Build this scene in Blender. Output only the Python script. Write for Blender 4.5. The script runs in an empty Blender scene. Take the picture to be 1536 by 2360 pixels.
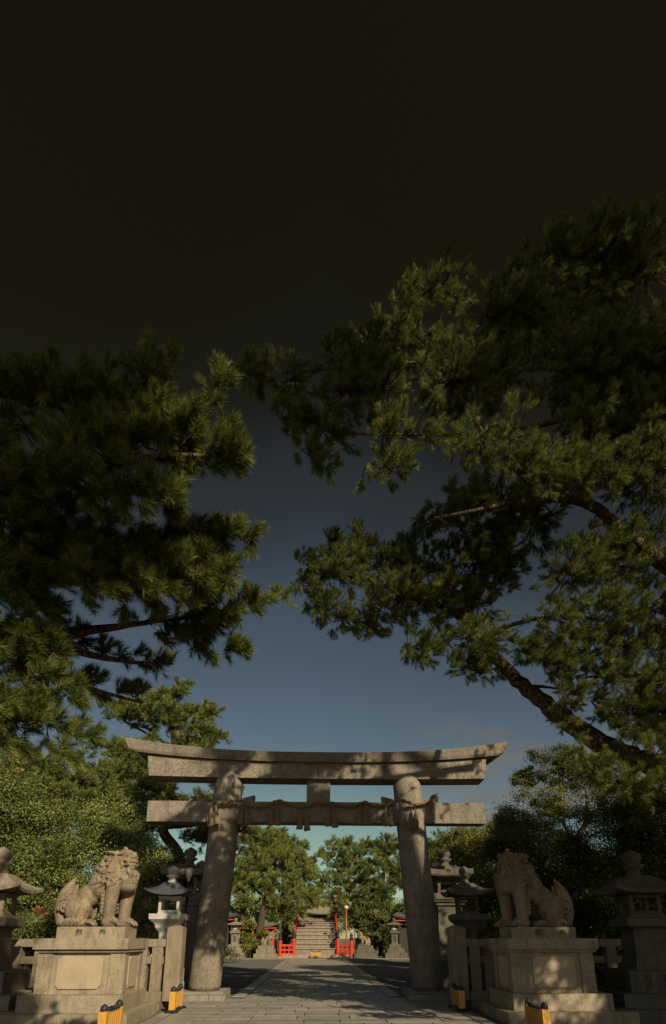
import bpy, bmesh, math, random
import numpy as np
from mathutils import Vector, Matrix, Quaternion

R = math.radians
S = bpy.context.scene
COL = S.collection
random.seed(7)

# ------------------------------------------------------------------ camera
FPX, PPX, PPY, TILT, YAW, CH = 1200.0, 768.0, 1823.0, R(15.8), math.atan(0.0321), 1.6
cd = bpy.data.cameras.new('camera'); cam = bpy.data.objects.new('camera', cd); COL.objects.link(cam)
cam.location = (0, 0, CH); cam.rotation_euler = (R(90) + TILT, 0, -YAW)
cd.sensor_fit = 'VERTICAL'; cd.sensor_height = 24.0; cd.lens = FPX / 2360 * 24.0
cd.shift_y = (PPY - 1180) / 2360; cd.clip_start = 0.1; cd.clip_end = 3000
S.camera = cam
S.render.resolution_x, S.render.resolution_y = 666, 1024

# ------------------------------------------------------------------ light
SUN_EL, SUN_AZ = R(31), R(28)          # azimuth: to the right of straight behind the viewer
sd = bpy.data.lights.new('sun', 'SUN'); sun = bpy.data.objects.new('sun', sd); COL.objects.link(sun)
sd.energy = 5.0; sd.angle = R(0.5); sd.color = (1.0, 0.875, 0.66)
sun_dir = Vector((-math.sin(SUN_AZ) * math.cos(SUN_EL), math.cos(SUN_AZ) * math.cos(SUN_EL), -math.sin(SUN_EL)))
sun.rotation_euler = sun_dir.to_track_quat('-Z', 'Y').to_euler()
sun.location = (20, -30, 40)

W = bpy.data.worlds.new('World'); S.world = W; W.use_nodes = True
nt = W.node_tree; nt.nodes.clear()
def wn(t, **k):
    n = nt.nodes.new(t)
    for a, b in k.items(): setattr(n, a, b)
    return n
sky = wn('ShaderNodeTexSky', sky_type='NISHITA', sun_disc=False)
sky.sun_elevation = SUN_EL; sky.sun_rotation = math.pi - SUN_AZ
sky.air_density = 1.0; sky.dust_density = 0.6; sky.ozone_density = 1.5
tc = wn('ShaderNodeTexCoord'); sep = wn('ShaderNodeSeparateXYZ')
nt.links.new(tc.outputs['Generated'], sep.inputs[0])
# clear deep sky: darkest high up at right angles to the sun, full brightness on the sun's side
ab = wn('ShaderNodeMath', operation='ABSOLUTE'); nt.links.new(sep.outputs['X'], ab.inputs[0])
az = wn('ShaderNodeMath', operation='MULTIPLY_ADD'); az.inputs[1].default_value = .26
nt.links.new(ab.outputs[0], az.inputs[0]); nt.links.new(sep.outputs['Z'], az.inputs[2])
ramp = wn('ShaderNodeValToRGB'); nt.links.new(az.outputs[0], ramp.inputs[0])
cr = ramp.color_ramp; cr.interpolation = 'EASE'
SKY = [(0.0, (.86, .88, .60)), (0.22, (.82, .82, .54)), (0.37, (.70, .63, .49)), (0.57, (.64, .54, .425)),
       (0.735, (.36, .265, .172)), (0.83, (.18, .105, .042)), (0.91, (.16, .085, .022)), (1.0, (.16, .085, .022))]
while len(cr.elements) < len(SKY): cr.elements.new(0.5)
for e, (p, c) in zip(cr.elements, SKY):
    e.position = p; e.color = (*c, 1)
back = wn('ShaderNodeMapRange', interpolation_type='SMOOTHSTEP')
back.inputs['From Min'].default_value = 0.05; back.inputs['From Max'].default_value = -0.45
nt.links.new(sep.outputs['Y'], back.inputs[0])
mixb = wn('ShaderNodeMix', data_type='RGBA'); mixb.inputs['B'].default_value = (1.1, .98, .82, 1)
nt.links.new(back.outputs[0], mixb.inputs['Factor']); nt.links.new(ramp.outputs[0], mixb.inputs['A'])
mul = wn('ShaderNodeMix', data_type='RGBA', blend_type='MULTIPLY'); mul.inputs['Factor'].default_value = 1
nt.links.new(sky.outputs[0], mul.inputs['A']); nt.links.new(mixb.outputs['Result'], mul.inputs['B'])
# thin streaky cloud low on the right
mp = wn('ShaderNodeMapping'); mp.inputs['Scale'].default_value = (2.0, 2.0, 9.0); mp.inputs['Rotation'].default_value = (0, R(14), 0)
nz = wn('ShaderNodeTexNoise'); nz.inputs['Scale'].default_value = 2.2; nz.inputs['Detail'].default_value = 6; nz.inputs['Roughness'].default_value = .6
nt.links.new(tc.outputs['Generated'], mp.inputs[0]); nt.links.new(mp.outputs[0], nz.inputs[0])
m1 = wn('ShaderNodeMapRange'); m1.inputs['From Min'].default_value = .44; m1.inputs['From Max'].default_value = .64
nt.links.new(nz.outputs[0], m1.inputs[0])
m2 = wn('ShaderNodeMapRange', interpolation_type='SMOOTHSTEP'); m2.inputs['From Min'].default_value = .12; m2.inputs['From Max'].default_value = .36
nt.links.new(sep.outputs['X'], m2.inputs[0])
m3 = wn('ShaderNodeMapRange', interpolation_type='SMOOTHSTEP'); m3.inputs['From Min'].default_value = .46; m3.inputs['From Max'].default_value = .33
nt.links.new(sep.outputs['Z'], m3.inputs[0])
a1 = wn('ShaderNodeMath', operation='MULTIPLY'); a2 = wn('ShaderNodeMath', operation='MULTIPLY')
nt.links.new(m1.outputs[0], a1.inputs[0]); nt.links.new(m2.outputs[0], a1.inputs[1])
nt.links.new(a1.outputs[0], a2.inputs[0]); nt.links.new(m3.outputs[0], a2.inputs[1])
mixc = wn('ShaderNodeMix', data_type='RGBA'); mixc.inputs['B'].default_value = (1.9, 1.7, 1.42, 1)
nt.links.new(a2.outputs[0], mixc.inputs['Factor']); nt.links.new(mul.outputs['Result'], mixc.inputs['A'])
bg = wn('ShaderNodeBackground'); bg.inputs['Strength'].default_value = 0.066
wo = wn('ShaderNodeOutputWorld')
nt.links.new(mixc.outputs['Result'], bg.inputs[0]); nt.links.new(bg.outputs[0], wo.inputs[0])

S.view_settings.view_transform = 'Standard'; S.view_settings.look = 'None'
S.view_settings.exposure = 0.45; S.view_settings.gamma = 1
S.cycles.use_denoising = True
S.cycles.max_bounces = 6; S.cycles.diffuse_bounces = 3; S.cycles.glossy_bounces = 2; S.cycles.transmission_bounces = 3
S.cycles.caustics_reflective = False; S.cycles.caustics_refractive = False

# ------------------------------------------------------------------ helpers
_cs, _sn, _ct, _st = math.cos(YAW), math.sin(YAW), math.cos(TILT), math.sin(TILT)
def P(px, py, D):
    """World point at distance D (metres along the path) seen where the photograph has (px, py)."""
    u, v = (px - PPX) / FPX, (PPY - py) / FPX
    f = _ct - v * _st; z = _st + v * _ct                       # forward and up parts
    d = Vector((_cs * u + _sn * f, -_sn * u + _cs * f, z))
    return Vector((0, 0, CH)) + d * (D / d.y)
def PPM(px, py, D):
    """Photo pixels per metre at that point."""
    p = P(px, py, D) - Vector((0, 0, CH))
    return FPX / (p.dot(Vector((_sn * _ct, _cs * _ct, _st))))

def thing(name, label, cat, loc=(0, 0, 0), rz=0, group=None):
    o = bpy.data.objects.new(name, None); COL.objects.link(o)
    o.location = loc; o.rotation_euler = (0, 0, rz); o.empty_display_size = .3
    o['label'] = label; o['category'] = cat
    if group: o['group'] = group
    return o
def tag(o, label, cat, group=None):
    o['label'] = label; o['category'] = cat
    if group: o['group'] = group
    return o
def finish(name, me, m, parent=None, loc=None, smooth=False):
    if isinstance(m, (list, tuple)):
        for q in m: me.materials.append(q)
    else: me.materials.append(m)
    if smooth: me.polygons.foreach_set('use_smooth', [p.loop_total < 5 for p in me.polygons])
    o = bpy.data.objects.new(name, me); COL.objects.link(o)
    if parent: o.parent = parent
    if loc: o.location = loc
    return o
def obj(name, bm, m, parent=None, loc=None, smooth=False, bevel=0):
    if bevel:
        es = [e for e in bm.edges if len(e.link_faces) == 2 and e.calc_face_angle(0) > R(35)]
        bmesh.ops.bevel(bm, geom=es, offset=bevel, segments=1, affect='EDGES', clamp_overlap=True)
    bmesh.ops.recalc_face_normals(bm, faces=bm.faces[:])
    me = bpy.data.meshes.new(name); bm.to_mesh(me); bm.free()
    return finish(name, me, m, parent, loc, smooth)
def dup(root, loc, label=None, rz=None, scale=None):
    r = root.copy(); COL.objects.link(r); r.location = loc
    if rz is not None: r.rotation_euler = (0, 0, rz)
    if scale: r.scale = scale
    if label: r['label'] = label
    for ch in list(root.children):
        c = ch.copy(); COL.objects.link(c); c.parent = r
        for g in list(ch.children):
            d = g.copy(); COL.objects.link(d); d.parent = c
    return r

def BM(): return bmesh.new()
def box(bm, x0, x1, y0, y1, z0, z1, tx=0, ty=0):
    """Box; the top face is drawn in by tx, ty on each side."""
    v = [bm.verts.new(p) for p in ((x0, y0, z0), (x1, y0, z0), (x1, y1, z0), (x0, y1, z0),
         (x0 + tx, y0 + ty, z1), (x1 - tx, y0 + ty, z1), (x1 - tx, y1 - ty, z1), (x0 + tx, y1 - ty, z1))]
    for f in ((3, 2, 1, 0), (4, 5, 6, 7), (0, 1, 5, 4), (1, 2, 6, 5), (2, 3, 7, 6), (3, 0, 4, 7)):
        bm.faces.new([v[i] for i in f])
    return v
def bar(bm, a, b, w, h):
    """Square bar from a to b."""
    a, b = Vector(a), Vector(b); d = (b - a).normalized()
    s = d.cross(Vector((0, 0, 1)))
    s = s.normalized() if s.length > 1e-4 else Vector((1, 0, 0))
    u = s.cross(d)
    vs = [bm.verts.new(p + s * (i * w / 2) + u * (j * h / 2)) for p in (a, b) for i, j in ((-1, -1), (1, -1), (1, 1), (-1, 1))]
    for f in ((3, 2, 1, 0), (4, 5, 6, 7), (0, 1, 5, 4), (1, 2, 6, 5), (2, 3, 7, 6), (3, 0, 4, 7)):
        bm.faces.new([vs[i] for i in f])
def loft(bm, rings, closed=True, cap=True):
    V = [[bm.verts.new(p) for p in r] for r in rings]
    n = len(V[0])
    for a, b in zip(V, V[1:]):
        for i in range(n if closed else n - 1):
            j = (i + 1) % n
            bm.faces.new((a[i], a[j], b[j], b[i]))
    if cap:
        bm.faces.new(V[0][::-1]); bm.faces.new(V[-1])
    return V
def lathe(bm, prof, n=24, rot=0, c=(0, 0)):
    """Profile [(r, z)] turned round the z axis at c; n = 4 gives a square section of half-width r."""
    k = 1 / math.cos(math.pi / n) if n <= 8 else 1
    loft(bm, [[(c[0] + r * k * math.cos(rot + (i + .5) * 2 * math.pi / n), c[1] + r * k * math.sin(rot + (i + .5) * 2 * math.pi / n), z) for i in range(n)] for r, z in prof])
def tube(bm, pts, rad, n=8, squash=1.0, cap=True):
    pts = [Vector(p) for p in pts]
    if not isinstance(rad, (list, tuple)): rad = [rad] * len(pts)
    rings = []; s = None
    for i, p in enumerate(pts):
        d = (pts[min(i + 1, len(pts) - 1)] - pts[max(i - 1, 0)]).normalized()
        if s is None:
            s = d.cross(Vector((0, 0, 1)))
            if s.length < 1e-3: s = d.cross(Vector((0, 1, 0)))
        else: s = s - d * s.dot(d)
        s.normalize(); u = d.cross(s)
        rings.append([p + s * (rad[i] * math.cos(t)) + u * (rad[i] * squash * math.sin(t)) for t in (2 * math.pi * k / n for k in range(n))])
    loft(bm, rings, cap=cap)
def smoothline(pts, n):
    """Catmull-Rom through pts, n points per span."""
    pts = [Vector(p) for p in pts]; out = []
    q = [pts[0] * 2 - pts[1]] + pts + [pts[-1] * 2 - pts[-2]]
    for i in range(1, len(q) - 2):
        a, b, c, d = q[i - 1:i + 3]
        for k in range(n):
            t = k / n
            out.append(.5 * ((2 * b) + (c - a) * t + (2 * a - 5 * b + 4 * c - d) * t * t + (3 * b - a - 3 * c + d) * t ** 3))
    return out + [pts[-1]]

# ------------------------------------------------------------------ materials
def mat(name):
    m = bpy.data.materials.new(name); m.use_nodes = True
    n = m.node_tree; n.nodes.clear()
    o = n.nodes.new('ShaderNodeOutputMaterial'); b = n.nodes.new('ShaderNodeBsdfPrincipled')
    n.links.new(b.outputs[0], o.inputs[0])
    return m, n, b, o
def N(n, t, ins=None, **k):
    q = n.nodes.new(t)
    for a, b in k.items(): setattr(q, a, b)
    for a, b in (ins or {}).items():
        if hasattr(b, 'is_output'): n.links.new(b, q.inputs[a])
        else: q.inputs[a].default_value = b
    return q
def rng(n, src, a, b, c, d):
    return N(n, 'ShaderNodeMapRange', {0: src, 1: a, 2: b, 3: c, 4: d}).outputs[0]
def mixc_(n, fac, a, b, mode='MIX'):
    q = n.nodes.new('ShaderNodeMix'); q.data_type = 'RGBA'; q.blend_type = mode
    for k, v in (('Factor', fac), ('A', a), ('B', b)):
        s = [i for i in q.inputs if i.name == k and (i.type == ('VALUE' if k == 'Factor' else 'RGBA'))][0]
        if hasattr(v, 'is_output'): n.links.new(v, s)
        else: s.default_value = v if k == 'Factor' else (*v[:3], 1)
    return [o for o in q.outputs if o.type == 'RGBA'][0]
def stone(name, col, col2, grain=70, spk=.45, streak=.5, rough=.85, dark=(.05, .045, .035), bump=.35, attr=False):
    m, n, b, o = mat(name)
    col, col2, dark = (tuple(.66 * x for x in c) for c in (col, col2, dark))
    tc = N(n, 'ShaderNodeTexCoord').outputs['Object']
    a = N(n, 'ShaderNodeTexNoise', {0: tc, 'Scale': grain, 'Detail': 3, 'Roughness': .7}).outputs[0]
    p = N(n, 'ShaderNodeTexNoise', {0: tc, 'Scale': 2.3, 'Detail': 5, 'Roughness': .65}).outputs[0]
    mpg = N(n, 'ShaderNodeMapping', {0: tc, 3: (3.6, 3.6, .75)}).outputs[0]
    s = N(n, 'ShaderNodeTexNoise', {0: mpg, 'Scale': 1.6, 'Detail': 5, 'Roughness': .7}).outputs[0]
    c = mixc_(n, rng(n, p, .35, .68, 0, 1), col, col2)
    g = rng(n, a, .36, .64, 1 - spk, 1 + spk * .8)
    gc = N(n, 'ShaderNodeCombineColor', {0: g, 1: g, 2: g}).outputs[0]
    c = mixc_(n, 1.0, c, gc, 'MULTIPLY')
    st = rng(n, s, .47, .70, 0, streak)
    c = mixc_(n, st, c, dark)
    if attr:
        t = N(n, 'ShaderNodeAttribute', attribute_name='tint').outputs['Fac']
        tt = rng(n, t, 0, 1, .62, 1.35)
        c = mixc_(n, 1.0, c, N(n, 'ShaderNodeCombineColor', {0: tt, 1: tt, 2: tt}).outputs[0], 'MULTIPLY')
    n.links.new(c, b.inputs['Base Color']); b.inputs['Roughness'].default_value = rough
    b.inputs['Specular IOR Level'].default_value = .25
    add = N(n, 'ShaderNodeMath', {0: a, 1: p}, operation='ADD').outputs[0]
    bp = N(n, 'ShaderNodeBump', {'Strength': bump, 'Distance': .02, 'Height': add})
    n.links.new(bp.outputs[0], b.inputs['Normal'])
    return m
def paint(name, col, rough=.5, var=.25, scale=9, metal=0):
    m, n, b, o = mat(name); col = tuple(.66 * x for x in col)
    tc = N(n, 'ShaderNodeTexCoord').outputs['Object']
    p = N(n, 'ShaderNodeTexNoise', {0: tc, 'Scale': scale, 'Detail': 5, 'Roughness': .65}).outputs[0]
    g = rng(n, p, .3, .7, 1 - var, 1 + var)
    c = mixc_(n, 1.0, col, N(n, 'ShaderNodeCombineColor', {0: g, 1: g, 2: g}).outputs[0], 'MULTIPLY')
    n.links.new(c, b.inputs['Base Color']); b.inputs['Roughness'].default_value = rough; b.inputs['Metallic'].default_value = metal
    b.inputs['Specular IOR Level'].default_value = .3
    bp = N(n, 'ShaderNodeBump', {'Strength': .15, 'Distance': .01, 'Height': p}); n.links.new(bp.outputs[0], b.inputs['Normal'])
    return m
def leaf(name, c0, c1, c2, trans=.25, rough=.55):
    """Foliage: each leaf carries its own tint."""
    m, n, b, o = mat(name)
    t = N(n, 'ShaderNodeAttribute', attribute_name='tint').outputs['Fac']
    r = n.nodes.new('ShaderNodeValToRGB'); n.links.new(t, r.inputs[0])
    r.color_ramp.elements[0].color = (*c0, 1); r.color_ramp.elements[1].color = (*c2, 1)
    e = r.color_ramp.elements.new(.6); e.color = (*c1, 1)
    n.links.new(r.outputs[0], b.inputs['Base Color']); b.inputs['Roughness'].default_value = rough; b.inputs['Specular IOR Level'].default_value = .15
    tr = N(n, 'ShaderNodeBsdfTranslucent', {0: r.outputs[0]})
    mx = N(n, 'ShaderNodeMixShader', {0: trans, 1: b.outputs[0], 2: tr.outputs[0]})
    n.links.new(mx.outputs[0], o.inputs[0])
    return m
def bark(name, c0, c1):
    m, n, b, o = mat(name)
    tc = N(n, 'ShaderNodeTexCoord').outputs['Object']
    v = N(n, 'ShaderNodeTexVoronoi', {0: N(n, 'ShaderNodeMapping', {0: tc, 3: (1, 1, .45)}).outputs[0], 'Scale': 16}, feature='DISTANCE_TO_EDGE').outputs[0]
    p = N(n, 'ShaderNodeTexNoise', {0: tc, 'Scale': 12, 'Detail': 6, 'Roughness': .7}).outputs[0]
    k = N(n, 'ShaderNodeMath', {0: rng(n, v, 0, .12, 0, 1), 1: p}, operation='MULTIPLY').outputs[0]
    n.links.new(mixc_(n, rng(n, k, .1, .7, 0, 1), c0, c1), b.inputs['Base Color']); b.inputs['Roughness'].default_value = .95
    b.inputs['Specular IOR Level'].default_value = .1
    bp = N(n, 'ShaderNodeBump', {'Strength': .8, 'Distance': .04, 'Height': k}); n.links.new(bp.outputs[0], b.inputs['Normal'])
    return m

M = {}
M['torii'] = stone('torii_granite', (.325, .264, .192), (.235, .193, .145), 46, .72, .42)
M['granite'] = stone('pedestal_granite', (.42, .335, .22), (.31, .25, .165), 70, .36, .5)
M['pale_panel'] = stone('smooth_panel_stone', (.50, .395, .255), (.42, .33, .21), 60, .16, .2, .7, bump=.1)
M['lion'] = stone('weathered_sandstone', (.33, .25, .155), (.22, .17, .108), 24, .26, .55, bump=.3)
M['fence'] = stone('fence_granite', (.36, .285, .187), (.265, .213, .142), 65, .45, .45)
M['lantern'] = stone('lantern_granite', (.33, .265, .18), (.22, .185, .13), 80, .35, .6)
M['shaded_lantern'] = stone('shaded_lantern_granite', (.17, .145, .10), (.11, .10, .07), 60, .35, .7)  # lantern granite darkened: the right side's shade put into its colour
M['white_stone'] = stone('white_granite', (.58, .55, .47), (.50, .47, .40), 70, .14, .15, bump=.12)
M['slate'] = stone('dark_slate_stone', (.085, .09, .10), (.06, .065, .07), 40, .25, .2)
M['paving'] = stone('paving_slab_stone', (.36, .315, .248), (.27, .242, .195), 60, .25, .25, .45, bump=.22, attr=True)
M['mortar'] = stone('dark_joint_earth', (.04, .036, .028), (.03, .027, .02), 30, .4, .3)
M['kerb'] = stone('kerb_granite', (.36, .32, .25), (.28, .25, .19), 40, .3, .5, attr=False)
M['gravel'] = stone('grey_gravel_ground', (.20, .18, .145), (.13, .12, .095), 16, .5, .2, .95, bump=.8)
M['steps'] = stone('weathered_step_timber', (.43, .345, .24), (.31, .255, .18), 22, .4, .4)
M['riser'] = stone('dark_riser_timber', (.35, .28, .195), (.25, .205, .145), 18, .45, .5)
M['carve'] = paint('carved_letter_shade', (.07, .055, .035), .95, .3)  # dark colour standing in for the shade inside cut strokes
M['red'] = paint('vermilion_lacquer', (.62, .055, .022), .45, .18)
M['black'] = paint('black_fitting', (.016, .016, .017), .5, .3)
M['rubber'] = paint('black_plastic', (.022, .021, .022), .6, .35, 14)
M['yellow'] = paint('yellow_plastic', (.66, .34, .055), .5, .10, 6)
M['straw'] = paint('rice_straw', (.25, .165, .085), .9, .35, 60)
M['tassel'] = paint('faded_straw_tassel', (.21, .15, .085), .95, .4, 50)
M['pole'] = paint('dark_brown_metal', (.06, .03, .022), .45, .2)
M['rust'] = paint('rust_orange_pole', (.40, .115, .05), .5, .2)
M['globe'] = paint('milky_lamp_globe', (.62, .50, .32), .35, .08)
M['lampglass'] = paint('frosted_lamp_glass', (.70, .68, .6), .3, .05)
M['tile'] = paint('grey_roof_tile', (.10, .10, .095), .7, .35, 14)
M['copper'] = paint('green_copper_roof', (.16, .19, .13), .7, .3, 8)
M['thatch'] = paint('cypress_bark_roof', (.23, .19, .125), .9, .3, 20)
M['wood'] = paint('dark_old_wood', (.045, .033, .024), .8, .35, 10)
M['plaster'] = paint('white_plaster', (.6, .56, .48), .85, .08)
M['paper'] = paint('red_cloth', (.7, .06, .04), .8, .1)
M['bark'] = bark('pine_bark', (.022, .015, .010), (.125, .085, .056))
M['pale_bark'] = bark('pale_smooth_bark', (.13, .11, .08), (.32, .26, .18))
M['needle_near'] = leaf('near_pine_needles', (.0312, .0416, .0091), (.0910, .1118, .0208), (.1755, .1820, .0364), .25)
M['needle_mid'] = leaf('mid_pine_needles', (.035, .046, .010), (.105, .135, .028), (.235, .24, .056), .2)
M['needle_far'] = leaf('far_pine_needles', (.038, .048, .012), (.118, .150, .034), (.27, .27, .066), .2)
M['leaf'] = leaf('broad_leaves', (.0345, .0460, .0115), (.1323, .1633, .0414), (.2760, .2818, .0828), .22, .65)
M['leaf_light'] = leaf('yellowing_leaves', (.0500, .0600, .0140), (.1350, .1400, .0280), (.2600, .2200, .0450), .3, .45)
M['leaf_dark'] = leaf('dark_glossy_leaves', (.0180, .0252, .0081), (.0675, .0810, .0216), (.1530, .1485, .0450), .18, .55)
M['flower'] = leaf('coral_flowers', (.5, .08, .04), (.62, .16, .08), (.6, .25, .14), .3)
M['litter'] = leaf('dry_leaf_litter', (.10, .05, .02), (.2, .11, .04), (.3, .2, .08), .1)

def lettering(name, txt, size, parent, loc, rz=0, depth=.004):
    """Characters as thin dark plates, the shade of cut strokes put in their colour, standing on the xz plane facing -y."""
    cu = bpy.data.curves.new(name, 'FONT'); cu.body = txt; cu.size = size; cu.extrude = depth
    cu.align_x = 'CENTER'; cu.align_y = 'CENTER'; cu.space_line = .8; cu.resolution_u = 3; cu.offset = size * .012
    t = bpy.data.objects.new(name, cu); COL.objects.link(t)
    dg = bpy.context.evaluated_depsgraph_get(); dg.update()
    me = bpy.data.meshes.new_from_object(t.evaluated_get(dg))
    bpy.data.objects.remove(t)
    me.name = name
    o = finish(name, me, M['carve'], parent, loc)
    o.rotation_euler = (R(90), 0, rz)
    return o

# ================================================================== SETTING
def grid_ground():
    bm = BM(); box(bm, -600, 600, -80, 1500, -.6, -.03)
    o = obj('ground', bm, M['gravel']); o['kind'] = 'structure'
grid_ground()

def paving():
    """Stone path: rows of cut slabs of uneven width over dark joints."""
    rs = random.Random(3)
    vs, fs, tint = [], [], []
    def slab(x0, x1, y0, y1, z, t):
        i = len(vs); g = .012; c = .005
        for zz, k in ((-.05, 0), (z - c, 0), (z, c)):
            vs.extend([(x0 + g + k, y0 + g + k, zz), (x1 - g - k, y0 + g + k, zz), (x1 - g - k, y1 - g - k, zz), (x0 + g + k, y1 - g - k, zz)])
        for a in (0, 4):
            for k in range(4):
                j = (k + 1) % 4
                fs.append((i + a + k, i + a + j, i + a + 4 + j, i + a + 4 + k))
        fs.append((i + 8, i + 9, i + 10, i + 11)); tint.extend([t] * 12)
    y = 3.0
    while y < 47.0:
        front = y < 15.4
        h = rs.uniform(.40, .56) if front else rs.uniform(.42, .60)
        if y + h > 47.0: h = 47.0 - y
        hw = 3.2 if front else 2.02
        x = -hw
        base = rs.uniform(.35, .65)
        while x < hw - .01:
            w = rs.uniform(.55, 1.15) if front else rs.uniform(.5, .95)
            if x + w > hw - .35: w = hw - x
            slab(x + .05, x + w + .05, y, y + h, rs.uniform(-.003, .004), min(1, max(0, base + rs.gauss(0, .13))))
            x += w
        y += h
        if not front and y - h < 15.9: first = y
    for s in (-1, 1):                                # long border stones of the far path
        yy = 15.95
        while yy < 46.9:
            l = min(rs.uniform(1.1, 1.7), 47.0 - yy)
            a, b = sorted((s * 2.03, s * 2.42))
            slab(a + .05, b + .05, yy, yy + l, .003, rs.uniform(.5, .85)); yy += l
        yy = 3
        while yy < 15.2:
            l = rs.uniform(1.1, 1.7); a, b = sorted((s * 3.21, s * 3.48))
            slab(a + .05, b + .05, yy, min(yy + l, 15.35), .002, rs.uniform(.5, .8)); yy += l
    me = bpy.data.meshes.new('path'); me.from_pydata(vs, [], fs)
    at = me.attributes.new('tint', 'FLOAT', 'POINT'); at.data.foreach_set('value', tint)
    o = finish('path', me, M['paving']); o['kind'] = 'structure'
    bm = BM(); box(bm, -3.42, 3.52, 2.9, 15.38, -.2, -.014); box(bm, -2.35, 2.45, 15.38, 47.05, -.2, -.0145)
    o = obj('path_bed', bm, M['mortar']); o['kind'] = 'structure'
    bm = BM()                                        # cross strip of pale stone before the bridge
    x = -9
    while x < 9:
        w = rs.uniform(.8, 1.4); box(bm, x + .008, x + w - .008, 43.9, 46.1, -.02, .012); x += w
    o = obj('cross_path', bm, M['kerb'], bevel=.004); o['kind'] = 'structure'
paving()

# ================================================================== TORII
TX, TY = 0.05, 16.1
def torii():
    t = thing('torii_gate', 'tall grey granite torii gate straddling the stone path', 'torii gate', (TX, TY, 0))
    m = M['torii']
    for s in (-1, 1):
        bm = BM(); prof = []
        zs = [.17, .3, .8, 1.4, 2.17, 2.185, 2.20, 2.215, 3, 4, 5, 6, 6.57, 6.60]
        for z in zs:
            k = (z - .17) / 6.5
            r = .462 - .02 * k + .008 * math.sin(math.pi * k)
            if z == .17: r -= .03
            if 2.18 < z < 2.21: r -= .012
            if z > 6.58: r -= .03
            cx = s * (3.25 - .41 * k)
            prof.append([(cx + r * math.cos(a), r * math.sin(a), z) for a in (2 * math.pi * i / 48 for i in range(48))])
        loft(bm, prof)
        obj('column', bm, m, t, smooth=True)
        bm = BM(); box(bm, s * 3.27 - .68, s * 3.27 + .68, -.68, .66, -.1, .17)
        obj('base_slab', bm, M['kerb'], t, bevel=.015)
    bm = BM(); box(bm, -5.30, 5.26, -.235, .235, 5.07, 5.73)
    obj('tie_beam', bm, m, t, bevel=.02)
    bm = BM(); box(bm, -.375, .375, -.2, .2, 5.7, 6.55)
    obj('centre_strut', bm, m, t, bevel=.012)
    for s in (-1, 1):
        for q in (-1, 1):
            bm = BM(); x0 = s * 2.93 + q * .36
            x1 = x0 + q * .52
            pr = [(x0, 5.71), (x1, 5.71), (x1 + q * .03, 5.96), (x0, 5.80)]
            loft(bm, [[(x, -.15, z) for x, z in pr], [(x, .15, z) for x, z in pr]])
            obj('wedge', bm, m, t, bevel=.008)
    def sweep(hx, sec, sl):
        """Curved beam: sec(x) gives the section as (y, z, end slant)."""
        bm = BM(); rings = []; n = 56
        for i in range(n + 1):
            u = -1 + 2 * i / n
            rings.append([(u * hx * k, y, z) for y, z, k in sec(u * hx)])
        loft(bm, rings); return bm
    def lintel(x):
        zt = 6.985 + .21 * (abs(x) / 5.4) ** 2.4; zb = 6.46 + .05 * (x / 5.4) ** 2
        return [(-.36, zb, .983), (-.36, zt - .004, 1), (.36, zt - .004, 1), (.36, zb, .983)]
    bm = sweep(5.41, lintel, 0)
    bmesh.ops.bisect_plane(bm, geom=bm.verts[:] + bm.edges[:] + bm.faces[:], plane_co=(.0, 0, 0), plane_no=(1, 0, 0))
    obj('lintel', bm, m, t, bevel=.015)
    bm = BM(); box(bm, -.006, .006, -.366, -.3, 6.47, 6.98); obj('lintel_joint', bm, M['mortar'], t)
    def cap(x):
        a = abs(x) / 6.14
        zb = 6.985 + .21 * (abs(x) / 5.4) ** 2.4; zt = 7.30 + .44 * a ** 2.7
        return [(-.46, zb, .935), (-.50, zb + .10, .975), (-.55, zt - .03, 1), (-.50, zt, 1.002), (0, zt + .16, 1.002), (.50, zt, 1.002), (.55, zt - .03, 1), (.46, zb, .935)]
    bm = sweep(6.14, cap, 0); obj('cap_beam', bm, m, t, bevel=.01)
    return t
torii()

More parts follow.
